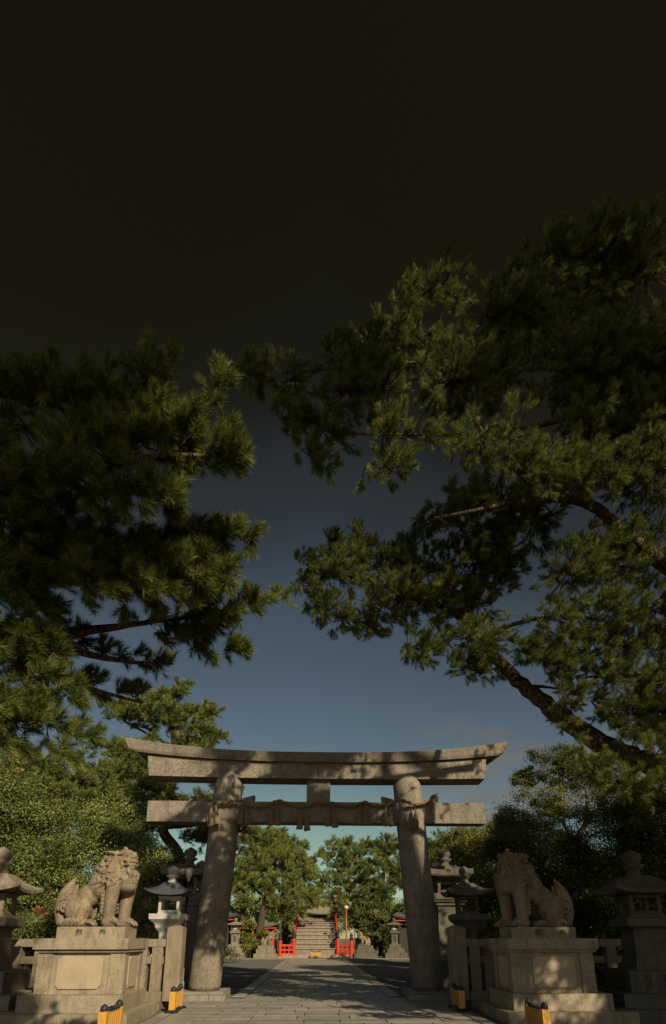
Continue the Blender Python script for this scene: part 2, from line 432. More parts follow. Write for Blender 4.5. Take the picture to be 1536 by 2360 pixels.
def rope():
    r = thing('sacred_rope', 'twisted straw rope with hanging straw tassels tied along the torii tie beam', 'straw rope', (TX, TY - .3, 5.6))
    o = Vector(r.location)
    pts = [(466, 1835, 15.45), (480, 1842, 15.5), (497, 1849, 15.52), (520, 1849, 15.5), (540, 1846, 15.52), (554, 1842, 15.6), (566, 1855, 15.74), (590, 1858, 15.78), (615, 1857, 15.76), (640, 1846, 15.76),
           (660, 1851, 15.76), (690, 1858, 15.78), (706, 1857, 15.76), (730, 1850, 15.76), (763, 1851, 15.76), (790, 1857, 15.78), (815, 1857, 15.78), (840, 1849, 15.76), (860, 1855, 15.76), (882, 1856, 15.78),
           (900, 1853, 15.7), (916, 1845, 15.55), (935, 1847, 15.5), (955, 1853, 15.5), (975, 1850, 15.58), (990, 1842, 15.7), (999, 1836, 15.74)]
    line = smoothline([P(*p) for p in pts], 12)
    L = 0; acc = [0]
    for a, b in zip(line, line[1:]): L += (b - a).length; acc.append(L)
    for ph in (0, math.pi):
        bm = BM(); q = []
        for i, p in enumerate(line):
            d = (line[min(i + 1, len(line) - 1)] - line[max(i - 1, 0)]).normalized()
            s = d.cross(Vector((0, 0, 1))).normalized(); u = s.cross(d)
            a = ph + acc[i] / .42 * 2 * math.pi
            q.append(p - o + s * (.031 * math.cos(a)) + u * (.031 * math.sin(a)))
        tube(bm, q, .032, 7); obj('rope_strand', bm, M['straw'], r, smooth=True)
    rs = random.Random(5)
    for e, dx in ((line[0], -1), (line[-1], 1)):
        bm = BM()
        for k in range(26):
            d = Vector((dx * rs.uniform(.02, .26), rs.uniform(-.06, .03), rs.uniform(-.22, .12) if dx > 0 else rs.uniform(-.08, .12)))
            a = e - o - Vector((dx * .04, 0, 0)); tube(bm, [a, a + d * .6 + Vector((0, 0, .02)), a + d], [.012, .009, .004], 4)
        obj('frayed_end', bm, M['straw'], r)
    for cx, y0, y1, D in ((493, 1856, 1901, 15.47), (563, 1860, 1901, 15.72), (631, 1855, 1901, 15.74), (700, 1862, 1911, 15.74), (763, 1856, 1903, 15.74), (836, 1854, 1899, 15.74), (895, 1860, 1904, 15.72), (953, 1862, 1907, 15.44)):
        for s in (-1, 1):
            a, b = P(cx + s * 6.5 - s * 1.5, y0, D), P(cx + s * 7.5 + rs.uniform(-2, 2), y1 + rs.uniform(-4, 3), D)
            bm = BM(); n = 36; rings = []; H = (a - b).length
            for t, rr in ((0, .012), (.10, .018), (.16, .030), (.20, .024), (.30, .05), (.5, .068), (.75, .085), (.97, .10), (1, .085)):
                c = a.lerp(b, t) - o
                rings.append([(c.x + rr * (1 + (.14 * rs.uniform(-1, 1) if t > .3 else 0)) * math.cos(w), c.y + .75 * rr * math.sin(w), c.z + (rs.uniform(-.035, .02) if t > .9 else 0)) for w in (2 * math.pi * k / n for k in range(n))])
            loft(bm, rings); obj('tassel', bm, M['tassel'], r)
rope()

# ================================================================== LIONS AND PEDESTALS
def octo(bm, cx, cz, hw, hz, y0, y1, c):
    """Raised panel with notched corners, facing -y."""
    p = [(-hw + c, -hz), (hw - c, -hz), (hw - c * .9, -hz + c * .55), (hw - c * .55, -hz + c * .9), (hw, -hz + c), (hw, hz - c), (hw - c * .55, hz - c * .9), (hw - c * .9, hz - c * .55), (hw - c, hz), (-hw + c, hz),
         (-hw + c * .9, hz - c * .55), (-hw + c * .55, hz - c * .9), (-hw, hz - c), (-hw, -hz + c), (-hw + c * .55, -hz + c * .9), (-hw + c * .9, -hz + c * .55)]
    e = .012
    loft(bm, [[(cx + x, y1, cz + z) for x, z in p], [(cx + x, y0 + e, cz + z) for x, z in p], [(cx + x * (1 - e / hw), y0, cz + z * (1 - e / hz)) for x, z in p]])
def pedestal(cx, side, label, letters):
    """side = +1: the face towards the path is at +x."""
    t = thing('lion_pedestal', label, 'pedestal', (cx, 11.85, 0), group='lion pedestals beside the path')
    g = M['granite']
    def part(name, x0, x1, y0, y1, z0, z1, m=g, bv=.012, **k):
        a, b = sorted((x0 * side, x1 * side)); bm = BM(); box(bm, a, b, y0, y1, z0, z1, **k); return obj(name, bm, m, t, bevel=bv)
    part('lower_step', -1.40, 1.19, -1.0, 1.02, -.1, .2)
    part('base_block', -1.06, .98, -.75, .76, .2, .52)
    part('body', -.86, .86, -.50, .55, .52, 1.325)
    for x0, x1 in ((-.87, -.585), (.575, .885)):
        part('pilaster', x0, x1, -.535, -.49, .523, 1.322, bv=.008)
    a = .0
    bm = BM(); octo(bm, -.02 * side, .925, .455, .315, -.53, -.495, .055); obj('panel', bm, M['pale_panel'], t)
    for y0, y1 in ((-.505, -.33), (.36, .56)):
        part('pilaster', .85, .89, y0 + .004, y1, .524, 1.321, bv=.008)
    bm = BM(); octo(bm, 0, .925, .27, .315, 0, .03, .05)
    o = obj('panel', bm, M['pale_panel'], t); o.rotation_euler = (0, 0, R(90) * side); o.location = (.885 * side, .015, 0)
    part('moulding', -.93, .93, -.585, .615, 1.325, 1.385, bv=.02)
    part('cap', -.955, .955, -.65, .675, 1.385, 1.6, bv=.02)
    p = part('plinth', -.715, .715, -.235, .51, 1.6, 1.84, bv=.015)
    for ch, x in letters:
        lettering('inscription', ch, .15, p, (x, -.236, 1.715), depth=.003)
    return t
PL = pedestal(-4.775, 1, 'sunlit granite pedestal with notched panel under the lion left of the path', (('獻', -.245), ('奉', .245)))
PR = pedestal(4.97, -1, 'shaded granite pedestal with notched panel under the lion right of the path', (('獻', -.12), ('奉', .42)))

def lion_mesh(name, turn, ear_back, voxel=.011, mane=True, mouth=.05):
    """Seated guardian lion facing +x on z = 0; overlapping masses and carved locks fused into one skin."""
    from mathutils.bvhtree import BVHTree
    bm = BM()
    def ell(c, r, rot=(0, 0, 0), seg=18):
        mx = Matrix.Translation(c) @ Matrix.Rotation(rot[2], 4, 'Z') @ Matrix.Rotation(rot[1], 4, 'Y') @ Matrix.Rotation(rot[0], 4, 'X') @ Matrix.Diagonal((*r, 1))
        loft(bm, [[mx @ Vector((math.sin(a) * math.cos(t), math.sin(a) * math.sin(t), -math.cos(a))) for t in (2 * math.pi * i / seg for i in range(seg))]
                  for a in (.06 + (math.pi - .12) * j / (seg // 2) for j in range(seg // 2 + 1))])
    def cap(pts, rad, sq=1.0, n=14):
        pts = [Vector(p) for p in pts]
        tube(bm, pts, rad, n, sq)
        ell(pts[0], (rad[0], rad[0] * sq, rad[0]), seg=10); ell(pts[-1], (rad[-1], rad[-1] * sq, rad[-1]), seg=10)
    # trunk: rump, back slope, belly, chest
    ell((-.34, 0, .40), (.30, .25, .36), (0, R(-25), 0))
    ell((-.14, 0, .66), (.36, .24, .25), (0, R(-48), 0))
    ell((.12, 0, .88), (.34, .26, .30), (0, R(-42), 0))
    ell((.46, 0, 1.00), (.36, .29, .28))
    ell((.66, -.03, .98), (.25, .27, .24))
    ell((.70, -.06, .86), (.20, .22, .15))
    for s in (-1, 1):
        # thigh, knee, hind foot
        ell((-.27, s * .20, .34), (.27, .14, .29), (0, R(-38), 0))
        ell((-.12, s * .22, .43), (.135, .11, .19), (0, R(-32), 0))
        cap([(-.10, s * .26, .38), (-.16, s * .27, .22), (-.20, s * .27, .10)], [.11, .10, .09])
        cap([(-.36, s * .28, .085), (-.05, s * .28, .085), (.06, s * .28, .075)], [.085, .085, .085])
        for k in range(4):
            yy = s * (.20 + .058 * k)
            cap([(.03, yy, .095), (.13 + .015 * (k in (1, 2)), yy, .085), (.175 + .015 * (k in (1, 2)), yy, .035)], [.036, .042, .028], n=8)
        for k in range(5):                                   # scroll folds over the heel
            cx = -.42 + .08 * k
            cap([(cx - .05, s * .33, .02), (cx - .04, s * .375, .09), (cx + .0, s * .37, .15), (cx + .045, s * .33, .175)], [.02, .027, .026, .016], n=8)
        # foreleg: thick column on a broad paw
        x = .42 if s < 0 else .64
        cap([(x + .03, s * .16, .95), (x + .01, s * .165, .72), (x - .01, s * .165, .42), (x - .02, s * .165, .15)], [.19, .165, .142, .14], .9)
        cap([(x - .03, s * .165, .10), (x + .12, s * .165, .09)], [.14, .11], 1.05)
        for k in range(4):
            yy = s * .165 + (k - 1.5) * .066
            cap([(x + .09, yy, .115), (x + .20, yy, .10), (x + .25, yy, .04)], [.038, .045, .028], n=8)
        for k in range(7):                                   # fringe of locks behind the elbow
            z = .83 - .085 * k
            cap([(x - .12, s * .17, z), (x - .20, s * .19, z - .015), (x - .235 + .014 * k, s * .20, z - .065)], [.055, .04, .014], n=8)
    # tail: thick curl at the base, flame rising clear of the back
    cap([(-.50, -.02, .08), (-.66, -.02, .13), (-.745, -.02, .34), (-.72, -.02, .54), (-.66, -.02, .70), (-.58, -.02, .86), (-.47, -.02, 1.08)],
        [.10, .11, .085, .09, .10, .085, .016], 1.3)
    cap([(-.60, -.02, .50), (-.50, -.02, .66), (-.44, -.02, .80), (-.41, -.02, .93)], [.10, .085, .06, .014], 1.2)
    for sy in (-1, 1):
        sp = []; rr = []
        for k in range(30):
            a = R(200) - k / 29 * R(600); q = .135 * (1 - k / 29 * .86)
            sp.append((-.585 + q * math.cos(a), -.02 + sy * (.135 + .03 * k / 29), .40 + q * math.sin(a))); rr.append(.034 - .008 * k / 29)
        cap(sp, rr, n=8)
        for k in range(4):                                   # grooves fanning up the plume
            cap([(-.70 + .055 * k, -.02 + sy * .115, .54 + .02 * k), (-.62 + .05 * k, -.02 + sy * .12, .74), (-.535 + .035 * k, -.02 + sy * .07, .95)], [.016, .022, .007], n=6)
    if mane:
        cap([(.34, 0, 1.04), (.42, 0, 1.28), (.47, 0, 1.46)], [.32, .275, .21], .95)
        ell((.20, 0, 1.20), (.17, .22, .28), (0, R(-30), 0))
        ell((.62, 0, 1.18), (.22, .25, .15))
    else:
        cap([(.36, 0, 1.02), (.46, 0, 1.26), (.52, 0, 1.42)], [.28, .22, .17], .95)
    tree = BVHTree.FromBMesh(bm)
    def side(x, z, s):
        h = tree.ray_cast(Vector((x, s * 2, z)), Vector((0, -s, 0)))
        return h[0].y if h[0] else None
    def lock(path, rad, s, lift=.006, n=7):
        """A carved lock lying on the flank: path of (x, z)."""
        P3, RR = [], []
        for (x, z), r in zip(path, rad):
            y = side(x, z, s)
            if y is None: y = P3[-1][1] if P3 else s * .12
            P3.append((x, y + s * lift, z)); RR.append(r)
        cap(P3, RR, n=n)
    def curl(cx, cz, q0, s, r0=.027, a0=150, turns=480):
        path, rad = [], []
        for k in range(26):
            t = k / 25; a = R(a0) + t * R(turns); q = q0 * (1 - .86 * t)
            path.append((cx + q * math.cos(a), cz + q * math.sin(a))); rad.append(r0 * (1 - .35 * t))
        lock(path, rad, s, .012)
    if mane:
        for s in (-1, 1):
            for cx, cz, q0 in ((.18, 1.04, .085), (.33, 1.01, .085), (.50, 1.06, .095), (.09, 1.20, .07), (.25, 1.20, .075), (.40, 1.22, .07), (.17, 1.36, .065), (.31, 1.36, .065), (.62, 1.10, .07), (.24, 1.49, .05)):
                curl(cx, cz, q0, s)
            for x0, z0, dx, dz, w in ((.06, 1.14, -.20, -.16, .055), (.14, .98, -.20, -.10, .06), (.24, .95, -.16, -.17, .06), (.36, .92, -.10, -.16, .055), (.02, 1.28, -.10, -.16, .05), (.10, 1.44, -.11, -.13, .045), (.50, .96, -.06, -.13, .05), (.66, 1.03, .04, -.12, .05)):
                pa, ra = [], []
                for k in range(10):
                    t = k / 9; pa.append((x0 + dx * t + .03 * math.sin(t * 6), z0 + dz * t)); ra.append(w * (1 - .85 * t) * .8)
                lock(pa, ra, s, .004)
        for k in range(7):                                    # ridge of locks down the nape
            a = k / 6; x, z = .22 - .30 * a, 1.58 - .66 * a
            cap([(x + .06, 0, z - .01), (x - .035, 0, z + .015), (x - .10, 0, z - .075)], [.08, .065, .012], 1.6, 9)
        for k in range(5):                                    # bib of locks on the chest front
            y = (k - 2) * .10
            cap([(.78 - abs(y) * .3, y, 1.24), (.89 - abs(y) * .4, y * 1.1, 1.13), (.90 - abs(y) * .5, y * 1.2, 1.0)], [.045, .06, .016], n=8)
    # head in its own frame, +x the muzzle
    hb = BM(); keep = bm; bm = hb
    ell((-.02, 0, .0), (.24, .215, .20)); ell((.08, 0, .06), (.20, .185, .12))
    ell((.19, 0, -.03), (.13, .15, .14))                      # muzzle
    ell((.30, 0, .05), (.05, .09, .055))                      # nose
    ell((.14, 0, -.14), (.17, .135, .08))                     # jaw, joined to the muzzle
    ell((.20, 0, -.21), (.09, .09, .06))                      # beard
    for s in (-1, 1):
        ell((.295, s * .075, .02), (.035, .04, .035))
        cap([(.31, s * .03, -.075), (.25, s * .135, -.055), (.13, s * .185, -.02), (.03, s * .20, .01)], [.026, .036, .034, .018], n=8)      # curled lip
        cap([(.28, s * .03, -.15), (.20, s * .13, -.145), (.10, s * .165, -.11)], [.022, .028, .018], n=8)
        cap([(.27, s * .05, .125), (.20, s * .13, .15), (.10, s * .185, .12), (.0, s * .205, .11)], [.03, .046, .04, .018], n=9)              # brow
        ell((.215, s * .128, .075), (.042, .034, .036))       # eye
        ell((.08, s * .175, -.06), (.07, .05, .055))          # cheek
        for j in range(4):                                    # whisker curls
            sp = []; rr = []; c = ((.21, -.115), (.10, -.165), (.0, -.12), (-.08, -.05))[j]
            for k in range(18):
                a = R(120) - k / 17 * R(500); q = .058 * (1 - k / 17 * .82)
                sp.append((c[0] + q * math.cos(a), s * (.145 + .05 * min(j, 1)), c[1] + q * math.sin(a))); rr.append(.021 - .006 * k / 17)
            cap(sp, rr, n=6)
        b0 = Vector((-.08, s * .15, .15)); tip = Vector((-.36, s * .20, .24)) if ear_back else Vector((-.22, s * .24, .0))
        cap([b0, b0.lerp(tip, .45) + Vector((0, s * .02, .0)), b0.lerp(tip, .75), tip], [.085, .08, .055, .010], .55, 10)
    cap([(.32, 0, .09), (.18, 0, .17), (-.02, 0, .215), (-.20, 0, .16)], [.03, .05, .06, .05], n=8)
    ell((.05, 0, .25), (.06, .05, .055)); ell((.02, 0, .29), (.03, .03, .04))          # crest
    if mouth > .06: ell((.17, 0, -.20), (.15, .12, .05), (0, R(20), 0))
    bmesh.ops.transform(hb, matrix=Matrix.Translation((.55, 0, 1.46)) @ Matrix.Rotation(-turn, 4, 'Z') @ Matrix.Rotation(R(-7), 4, 'Y'), verts=hb.verts[:])
    tmp = bpy.data.meshes.new('t'); hb.to_mesh(tmp); hb.free(); bm = keep; bm.from_mesh(tmp); bpy.data.meshes.remove(tmp)
    bmesh.ops.recalc_face_normals(bm, faces=bm.faces[:])
    me = bpy.data.meshes.new(name); bm.to_mesh(me); bm.free()
    o = bpy.data.objects.new(name, me); COL.objects.link(o)
    r = o.modifiers.new('r', 'REMESH'); r.mode = 'VOXEL'; r.voxel_size = voxel
    sm = o.modifiers.new('s', 'SMOOTH'); sm.factor = .5; sm.iterations = 1
    dg = bpy.context.evaluated_depsgraph_get(); dg.update()
    out = bpy.data.meshes.new_from_object(o.evaluated_get(dg)); out.name = name
    bpy.data.objects.remove(o); bpy.data.meshes.remove(me)
    return out
LION = lion_mesh('stone_lion', R(24), True)
o = finish('stone_lion', LION, M['lion'], None, (-4.92, 11.99, 1.84), smooth=True)
tag(o, 'sunlit seated stone lion with curled mane and swept-back ear, facing right', 'lion statue')
me2 = lion_mesh('stone_lion', R(50), False, mouth=.1)
me2.transform(Matrix.Diagonal((-1, 1, 1, 1))); me2.flip_normals()
o = finish('stone_lion', me2, M['lion'], None, (5.02, 11.99, 1.84), smooth=True)
tag(o, 'shaded seated stone guardian lion facing left across the path, ears laid back', 'lion statue')

# ================================================================== STONE FENCES
def fence(name, label, x0, x1, posts, endpost=None, y=13.7):
    t = thing('stone_fence', label, 'fence', ((x0 + x1) / 2, y, 0), group='low stone fences beside the torii')
    o = (x0 + x1) / 2; f = M['fence']
    def part(nm, a, b, c, d, z0, z1, bv=.012, **k):
        bm = BM(); box(bm, a - o, b - o, c, d, z0, z1, **k); return obj(nm, bm, f, t, bevel=bv)
    part('footing', x0, x1, -.38, .38, -.1, .15)
    n = max(1, round((x1 - x0) / 1.3))
    for i in range(n):
        part('sill', x0 + .02 + (x1 - x0 - .04) * i / n + .006, x0 + .02 + (x1 - x0 - .04) * (i + 1) / n - .006, -.20, .20, .15, .36)
    part('top_rail', x0 + .01, x1, -.13, .13, 1.40, 1.585)
    part('middle_rail', x0 + .01, x1, -.07, .07, 1.0, 1.17)
    for px in posts:
        part('post', px - .13, px + .13, -.115, .115, .36, 1.402, bv=.02)
    if endpost:
        bm = BM(); a, b = endpost[0] - o, endpost[1] - o
        box(bm, a, b, -.2, .18, .15, 1.86)
        box(bm, a + .002, b - .002, -.198, .178, 1.86, 1.93, tx=.17, ty=.17)
        obj('end_post', bm, f, t, bevel=.01)
    return t
fence('f', 'short sunlit stone fence with pointed end post beside the left torii column', -4.7, -3.68, (-4.28, -3.90), (-3.675, -3.295))
fence('f', 'stone fence between the far-left lantern and the left lion pedestal', -13.0, -4.72, (-12.6, -11.9, -11.2, -10.5, -9.8, -9.1, -8.4, -7.35, -6.75, -6.2, -5.6))
fence('f', 'short shaded stone fence with pointed end post beside the right torii column', 3.78, 4.8, (4.0, 4.38), (3.395, 3.775))
fence('f', 'stone fence running behind the right lion pedestal to the right-hand lantern', 4.82, 13.0, (5.7, 6.3, 6.87, 7.5, 8.4, 9.1, 9.8, 10.5, 11.2, 11.9, 12.6))
def kerbs():
    for s in (-1, 1):
        bm = BM(); rs = random.Random(9 + s); x = 2.45
        while x < 4.6:
            w = rs.uniform(.4, .62); a, b = sorted((s * x, s * (x + w - .012))); box(bm, a + TX, b + TX, 14.95, 15.36, -.1, .13); x += w
        o = obj('kerb', bm, M['kerb'], bevel=.012); o['kind'] = 'structure'
kerbs()

# ================================================================== LANTERNS
def roof_mesh(n, r, ztop, zeave, lift, th, rtop, rot=0, flare=.12):
    """Swept lantern roof with upturned corners."""
    bm = BM(); m = 10; rings_t, rings_b = [], []
    def ring(rad, z, lf, fl):
        pts = []
        for i in range(n):
            a0, a1 = rot + i * 2 * math.pi / n, rot + (i + 1) * 2 * math.pi / n
            for j in range(m):
                s = -1 + 2 * j / m
                p = Vector((math.cos(a0), math.sin(a0))).lerp(Vector((math.cos(a1), math.sin(a1))), j / m) / math.cos(math.pi / n)
                k = abs(s) ** 3
                pts.append((p.x * rad * (1 + fl * k), p.y * rad * (1 + fl * k), z + lf * k))
        return pts
    rings = [ring(rtop * 1.02, zeave + .02, 0, 0), ring(r * .93, zeave, lift * .85, flare), ring(r, zeave + th * .25, lift, flare), ring(r, zeave + th, lift, flare)]
    for t in (.15, .3, .45, .6, .75, .9, 1):
        rr = r + (rtop - r) * t; z = zeave + th + (ztop - zeave - th) * (t ** 1.5 * .75 + t * .25)
        rings.append(ring(rr, z, lift * (1 - t) ** 1.8, flare * (1 - t)))
    loft(bm, rings)
    return bm
def lantern(label, loc, H, kind, mats, rz=0, group=None, letters=None, name='stone_lantern'):
    """kind: dict of heights and radii in metres from the ground."""
    t = thing(name, label, 'stone lantern', loc, rz, group)
    ms, mr = mats; k = kind; n = k.get('n', 4)
    rot = k.get('rot', 0)
    for i, (r, z0, z1) in enumerate(k['base']):
        bm = BM(); lathe(bm, [(r, z0), (r, z1 - .02), (r - .02, z1)], 4); o = obj('base_step', bm, ms, t, bevel=.012)
        if letters and letters.get('step') == i:
            for tx, x, z, sz in letters['chars']: lettering('inscription', tx, sz, o, (x, -r - .002, z))
    bm = BM(); lathe(bm, k['shaft'], k.get('shaft_n', 4)); sh = obj('shaft', bm, ms, t, bevel=.01 if k.get('shaft_n', 4) < 9 else 0, smooth=k.get('shaft_n', 4) > 8)
    if letters and letters.get('step') == 'shaft':
        for tx, x, z, sz, yy in letters['chars']: lettering('inscription', tx, sz, sh, (x, yy, z))
    bm = BM(); lathe(bm, k['platform'], n, rot); obj('platform', bm, ms, t, bevel=.012)
    r, z0, z1 = k['box']; w = r * .26
    bm = BM(); lathe(bm, [(r * 1.05, z0), (r * 1.05, z0 + .05), (r, z0 + .06), (r, z0 + .10)], n, rot)
    lathe(bm, [(r, z1 - .07), (r * 1.12, z1)], n, rot)
    for i in range(n):
        a = rot + (i + (0 if n != 4 else .5)) * 2 * math.pi / n + (math.pi / n if n != 4 else 0)
        q = r / math.cos(math.pi / n) - w * .62
        mx = Matrix.Translation((q * math.cos(a), q * math.sin(a), 0)) @ Matrix.Rotation(a + R(45), 4, 'Z')
        v = box(bm, -w / 2, w / 2, -w / 2, w / 2, z0 + .09, z1 - .06)
        for x in v: x.co = mx @ x.co
    fb = obj('fire_box', bm, ms, t, bevel=.008)
    if k.get('lattice'):
        bm = BM(); q = r * .74
        for i in range(7):
            c = -q + 2 * q * i / 6
            box(bm, c - .009, c + .009, -r * .8, -r * .8 + .02, z0 + .1, z1 - .07)
            zz = z0 + .10 + (z1 - z0 - .17) * i / 6
            box(bm, -q, q, -r * .8 + .004, -r * .8 + .024, zz - .009, zz + .009)
        obj('lattice', bm, M['wood'], fb)
    if k.get('panel'):
        bm = BM(); box(bm, -r * .5, r * .5, -r * .85, -r * .8, z0 + .12, z1 - .1); obj('window_panel', bm, M['white_stone'], fb)
    rr, zt, ze, lift, th, rt = k['roof']
    obj('roof', roof_mesh(k.get('roof_n', n), rr, zt, ze, lift, th, rt, k.get('roof_rot', rot + (R(45) if n == 4 else 0))), mr, t)
    zf, rf = k['finial']; bm = BM()
    lathe(bm, [(rf * .85, zt - .03), (rf * .8, zt + (zf - zt) * .12), (rf * .62, zt + (zf - zt) * .16), (rf * .7, zt + (zf - zt) * .26), (rf * 1.12, zt + (zf - zt) * .36), (rf * 1.15, zt + (zf - zt) * .42), (rf * .6, zt + (zf - zt) * .46), (rf * .95, zt + (zf - zt) * .56), (rf * 1.05, zt + (zf - zt) * .70), (rf * .88, zt + (zf - zt) * .84), (rf * .45, zt + (zf - zt) * .93), (rf * .12, zf)], 20)
    obj('finial', bm, k.get('finial_mat', ms), t, smooth=True)
    return t
near = dict(base=[(1.25, -.1, .22), (1.0, .22, .5), (.72, .5, .93)], shaft=[(.44, .93), (.38, 1.2), (.36, 1.6), (.34, 1.75)], platform=[(.34, 1.75), (.36, 1.80), (.50, 1.86), (.51, 2.03), (.40, 2.05), (.40, 2.10)],
            box=(.33, 2.1, 2.56), roof=(.66, 3.0, 2.56, .10, .10, .26), finial=(3.62, .20))
lantern('large weathered stone lantern at the left edge, beside the left lion pedestal', (-7.18, 12.1, 0), 3.6, near, (M['lantern'], M['lantern']), rz=R(8))
lantern('large dark stone lantern with letters cut in its base at the right edge', (7.48, 12.1, 0), 3.6, near, (M['shaded_lantern'], M['shaded_lantern']), rz=R(-8),
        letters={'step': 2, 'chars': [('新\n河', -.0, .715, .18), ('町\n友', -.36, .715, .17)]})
white = dict(n=4, base=[(.47, -.1, .45), (.45, .45, .80), (.43, .80, 1.14)], shaft=[(.36, 1.14), (.30, 1.25), (.23, 1.42), (.20, 1.6), (.215, 1.76), (.30, 1.88), (.31, 1.94)], platform=[(.31, 1.94), (.34, 1.99), (.46, 2.10), (.47, 2.24)],
             box=(.27, 2.24, 2.72), roof=(.56, 3.10, 2.72, .13, .07, .20), finial=(3.60, .155))
lantern('white granite lantern with a dark curved roof, behind the short fence left of the torii', (-4.06, 15.0, 0), 3.6, white, (M['white_stone'], M['slate']), rz=R(6))
latt = dict(white); latt['lattice'] = True; latt['base'] = [(.47, -.1, .45), (.45, .45, .80), (.43, .80, 1.14)]
lantern('shaded stone lantern with a wooden lattice window, behind the short fence right of the torii', (4.25, 14.9, 0), 3.6, latt, (M['shaded_lantern'], M['shaded_lantern']), rz=R(-6))
big = dict(n=4, base=[(.95, -.1, .5), (.85, .5, .95), (.7, .95, 1.35)], shaft=[(.50, 1.35), (.44, 1.6), (.41, 2.5), (.40, 2.62)], platform=[(.40, 2.62), (.48, 2.68), (.48, 2.76), (.54, 2.78), (.56, 2.84), (.60, 2.86), (.60, 3.06), (.40, 3.09)],
           box=(.36, 3.09, 3.62), roof=(.70, 4.02, 3.62, .05, .22, .30), finial=(4.68, .22))
lantern('tall buff stone lantern peeking out left of the torii, nearer of two in line', (-4.40, 18.3, 0), 4.6, big, (M['lantern'], M['lantern']))
lantern('tall buff stone lantern almost hidden behind the left torii column, farther of two', (-4.68, 21.5, 0), 4.6, big, (M['lantern'], M['lantern']))
lantern('tall shaded stone lantern right of the torii, behind the lattice-window lantern', (4.54, 18.3, 0), 4.6, big, (M['shaded_lantern'], M['shaded_lantern']))
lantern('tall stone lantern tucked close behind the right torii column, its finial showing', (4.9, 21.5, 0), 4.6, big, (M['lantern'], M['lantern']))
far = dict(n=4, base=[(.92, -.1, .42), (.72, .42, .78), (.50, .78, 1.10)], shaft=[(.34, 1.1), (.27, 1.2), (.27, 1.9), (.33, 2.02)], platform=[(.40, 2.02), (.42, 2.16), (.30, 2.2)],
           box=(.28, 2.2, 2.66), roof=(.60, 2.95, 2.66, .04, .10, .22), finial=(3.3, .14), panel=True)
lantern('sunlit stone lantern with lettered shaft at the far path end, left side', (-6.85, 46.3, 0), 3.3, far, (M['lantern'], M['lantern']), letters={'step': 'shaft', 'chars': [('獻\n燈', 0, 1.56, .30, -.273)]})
lantern('shaded stone lantern with lettered shaft at the far path end, right side', (6.75, 46.3, 0), 3.3, far, (M['shaded_lantern'], M['shaded_lantern']), letters={'step': 'shaft', 'chars': [('獻\n燈', 0, 1.56, .30, -.273)]})
small = dict(n=4, base=[(.35, -.1, .25), (.25, .25, .5)], shaft=[(.14, .5), (.13, 1.35), (.2, 1.5)], platform=[(.2, 1.5), (.28, 1.55), (.28, 1.66)], box=(.17, 1.66, 1.98), roof=(.38, 2.2, 1.98, .06, .06, .1), finial=(2.4, .08))
lantern('small grey stone lantern behind the red wing railing left of the bridge', (-2.5, 51.5, 0), 2.4, small, (M['lantern'], M['slate']))

# ================================================================== YELLOW BARRIERS
def barrier(label, loc, rz):
    """Plastic barrier board 0.8 m long, along local x."""
    t = thing('plastic_barrier', label, 'barrier', loc, rz, 'yellow plastic barriers along the path')
    bm = BM(); L = .40
    box(bm, -L + .1, L - .1, -.028, .028, .065, .40)
    for s in (-1, 1): box(bm, s * (L - .055) - .055, s * (L - .055) + .055, -.065, .065, .05, .44)
    for k in range(6):
        x = -L + .155 + k * (2 * L - .31) / 5
        box(bm, x - .026, x + .026, -.05, .05, .075, .415)
    obj('board', bm, M['yellow'], t, bevel=.008)
    bm = BM()
    for s in (-1, 1):
        c = s * (L - .055)
        lathe(bm, [(.062, .44), (.064, .48), (.05, .52), (.02, .548), (.004, .555)], 16, c=(c, 0))
    box(bm, -L + .1, L - .1, -.045, .045, .40, .44)
    for k in range(6):
        x = -L + .155 + k * (2 * L - .31) / 5
        lathe(bm, [(.026, .43), (.027, .455), (.02, .48), (.003, .495)], 10, c=(x, 0))
    obj('top_cap', bm, M['rubber'], t)
    bm = BM()
    box(bm, -L - .05, L + .05, -.10, .10, 0, .05, tx=.01, ty=.01)
    for s in (-1, 1): lathe(bm, [(.15, 0), (.16, .02), (.13, .045), (.09, .055)], 20, c=(s * L * .98, 0))
    obj('base', bm, M['rubber'], t)
    bm = BM()
    for s in (-1, 1):
        for z in (.16, .30): box(bm, s * (L + .0025) - .004, s * (L + .0025) + .004, -.03, .03, z, z + .07)
    obj('hook', bm, M['yellow'], t)
    return t
b = barrier('yellow plastic barrier cut by the bottom edge, in front of the left lion pedestal', (-3.48, 9.72, 0), R(90))
dup(b, (-3.22, 13.06, 0), 'yellow plastic barrier with black base beside the left torii column', R(91))
dup(b, (3.92, 9.80, 0), 'yellow plastic barrier cut by the bottom edge, in front of the right lion pedestal', R(90))
dup(b, (3.38, 13.1, 0), 'yellow plastic barrier in shade beside the right torii column', R(89))
dup(b, (0.02, 46.4, .06), 'small far yellow barrier standing crosswise before the bridge steps', 0)

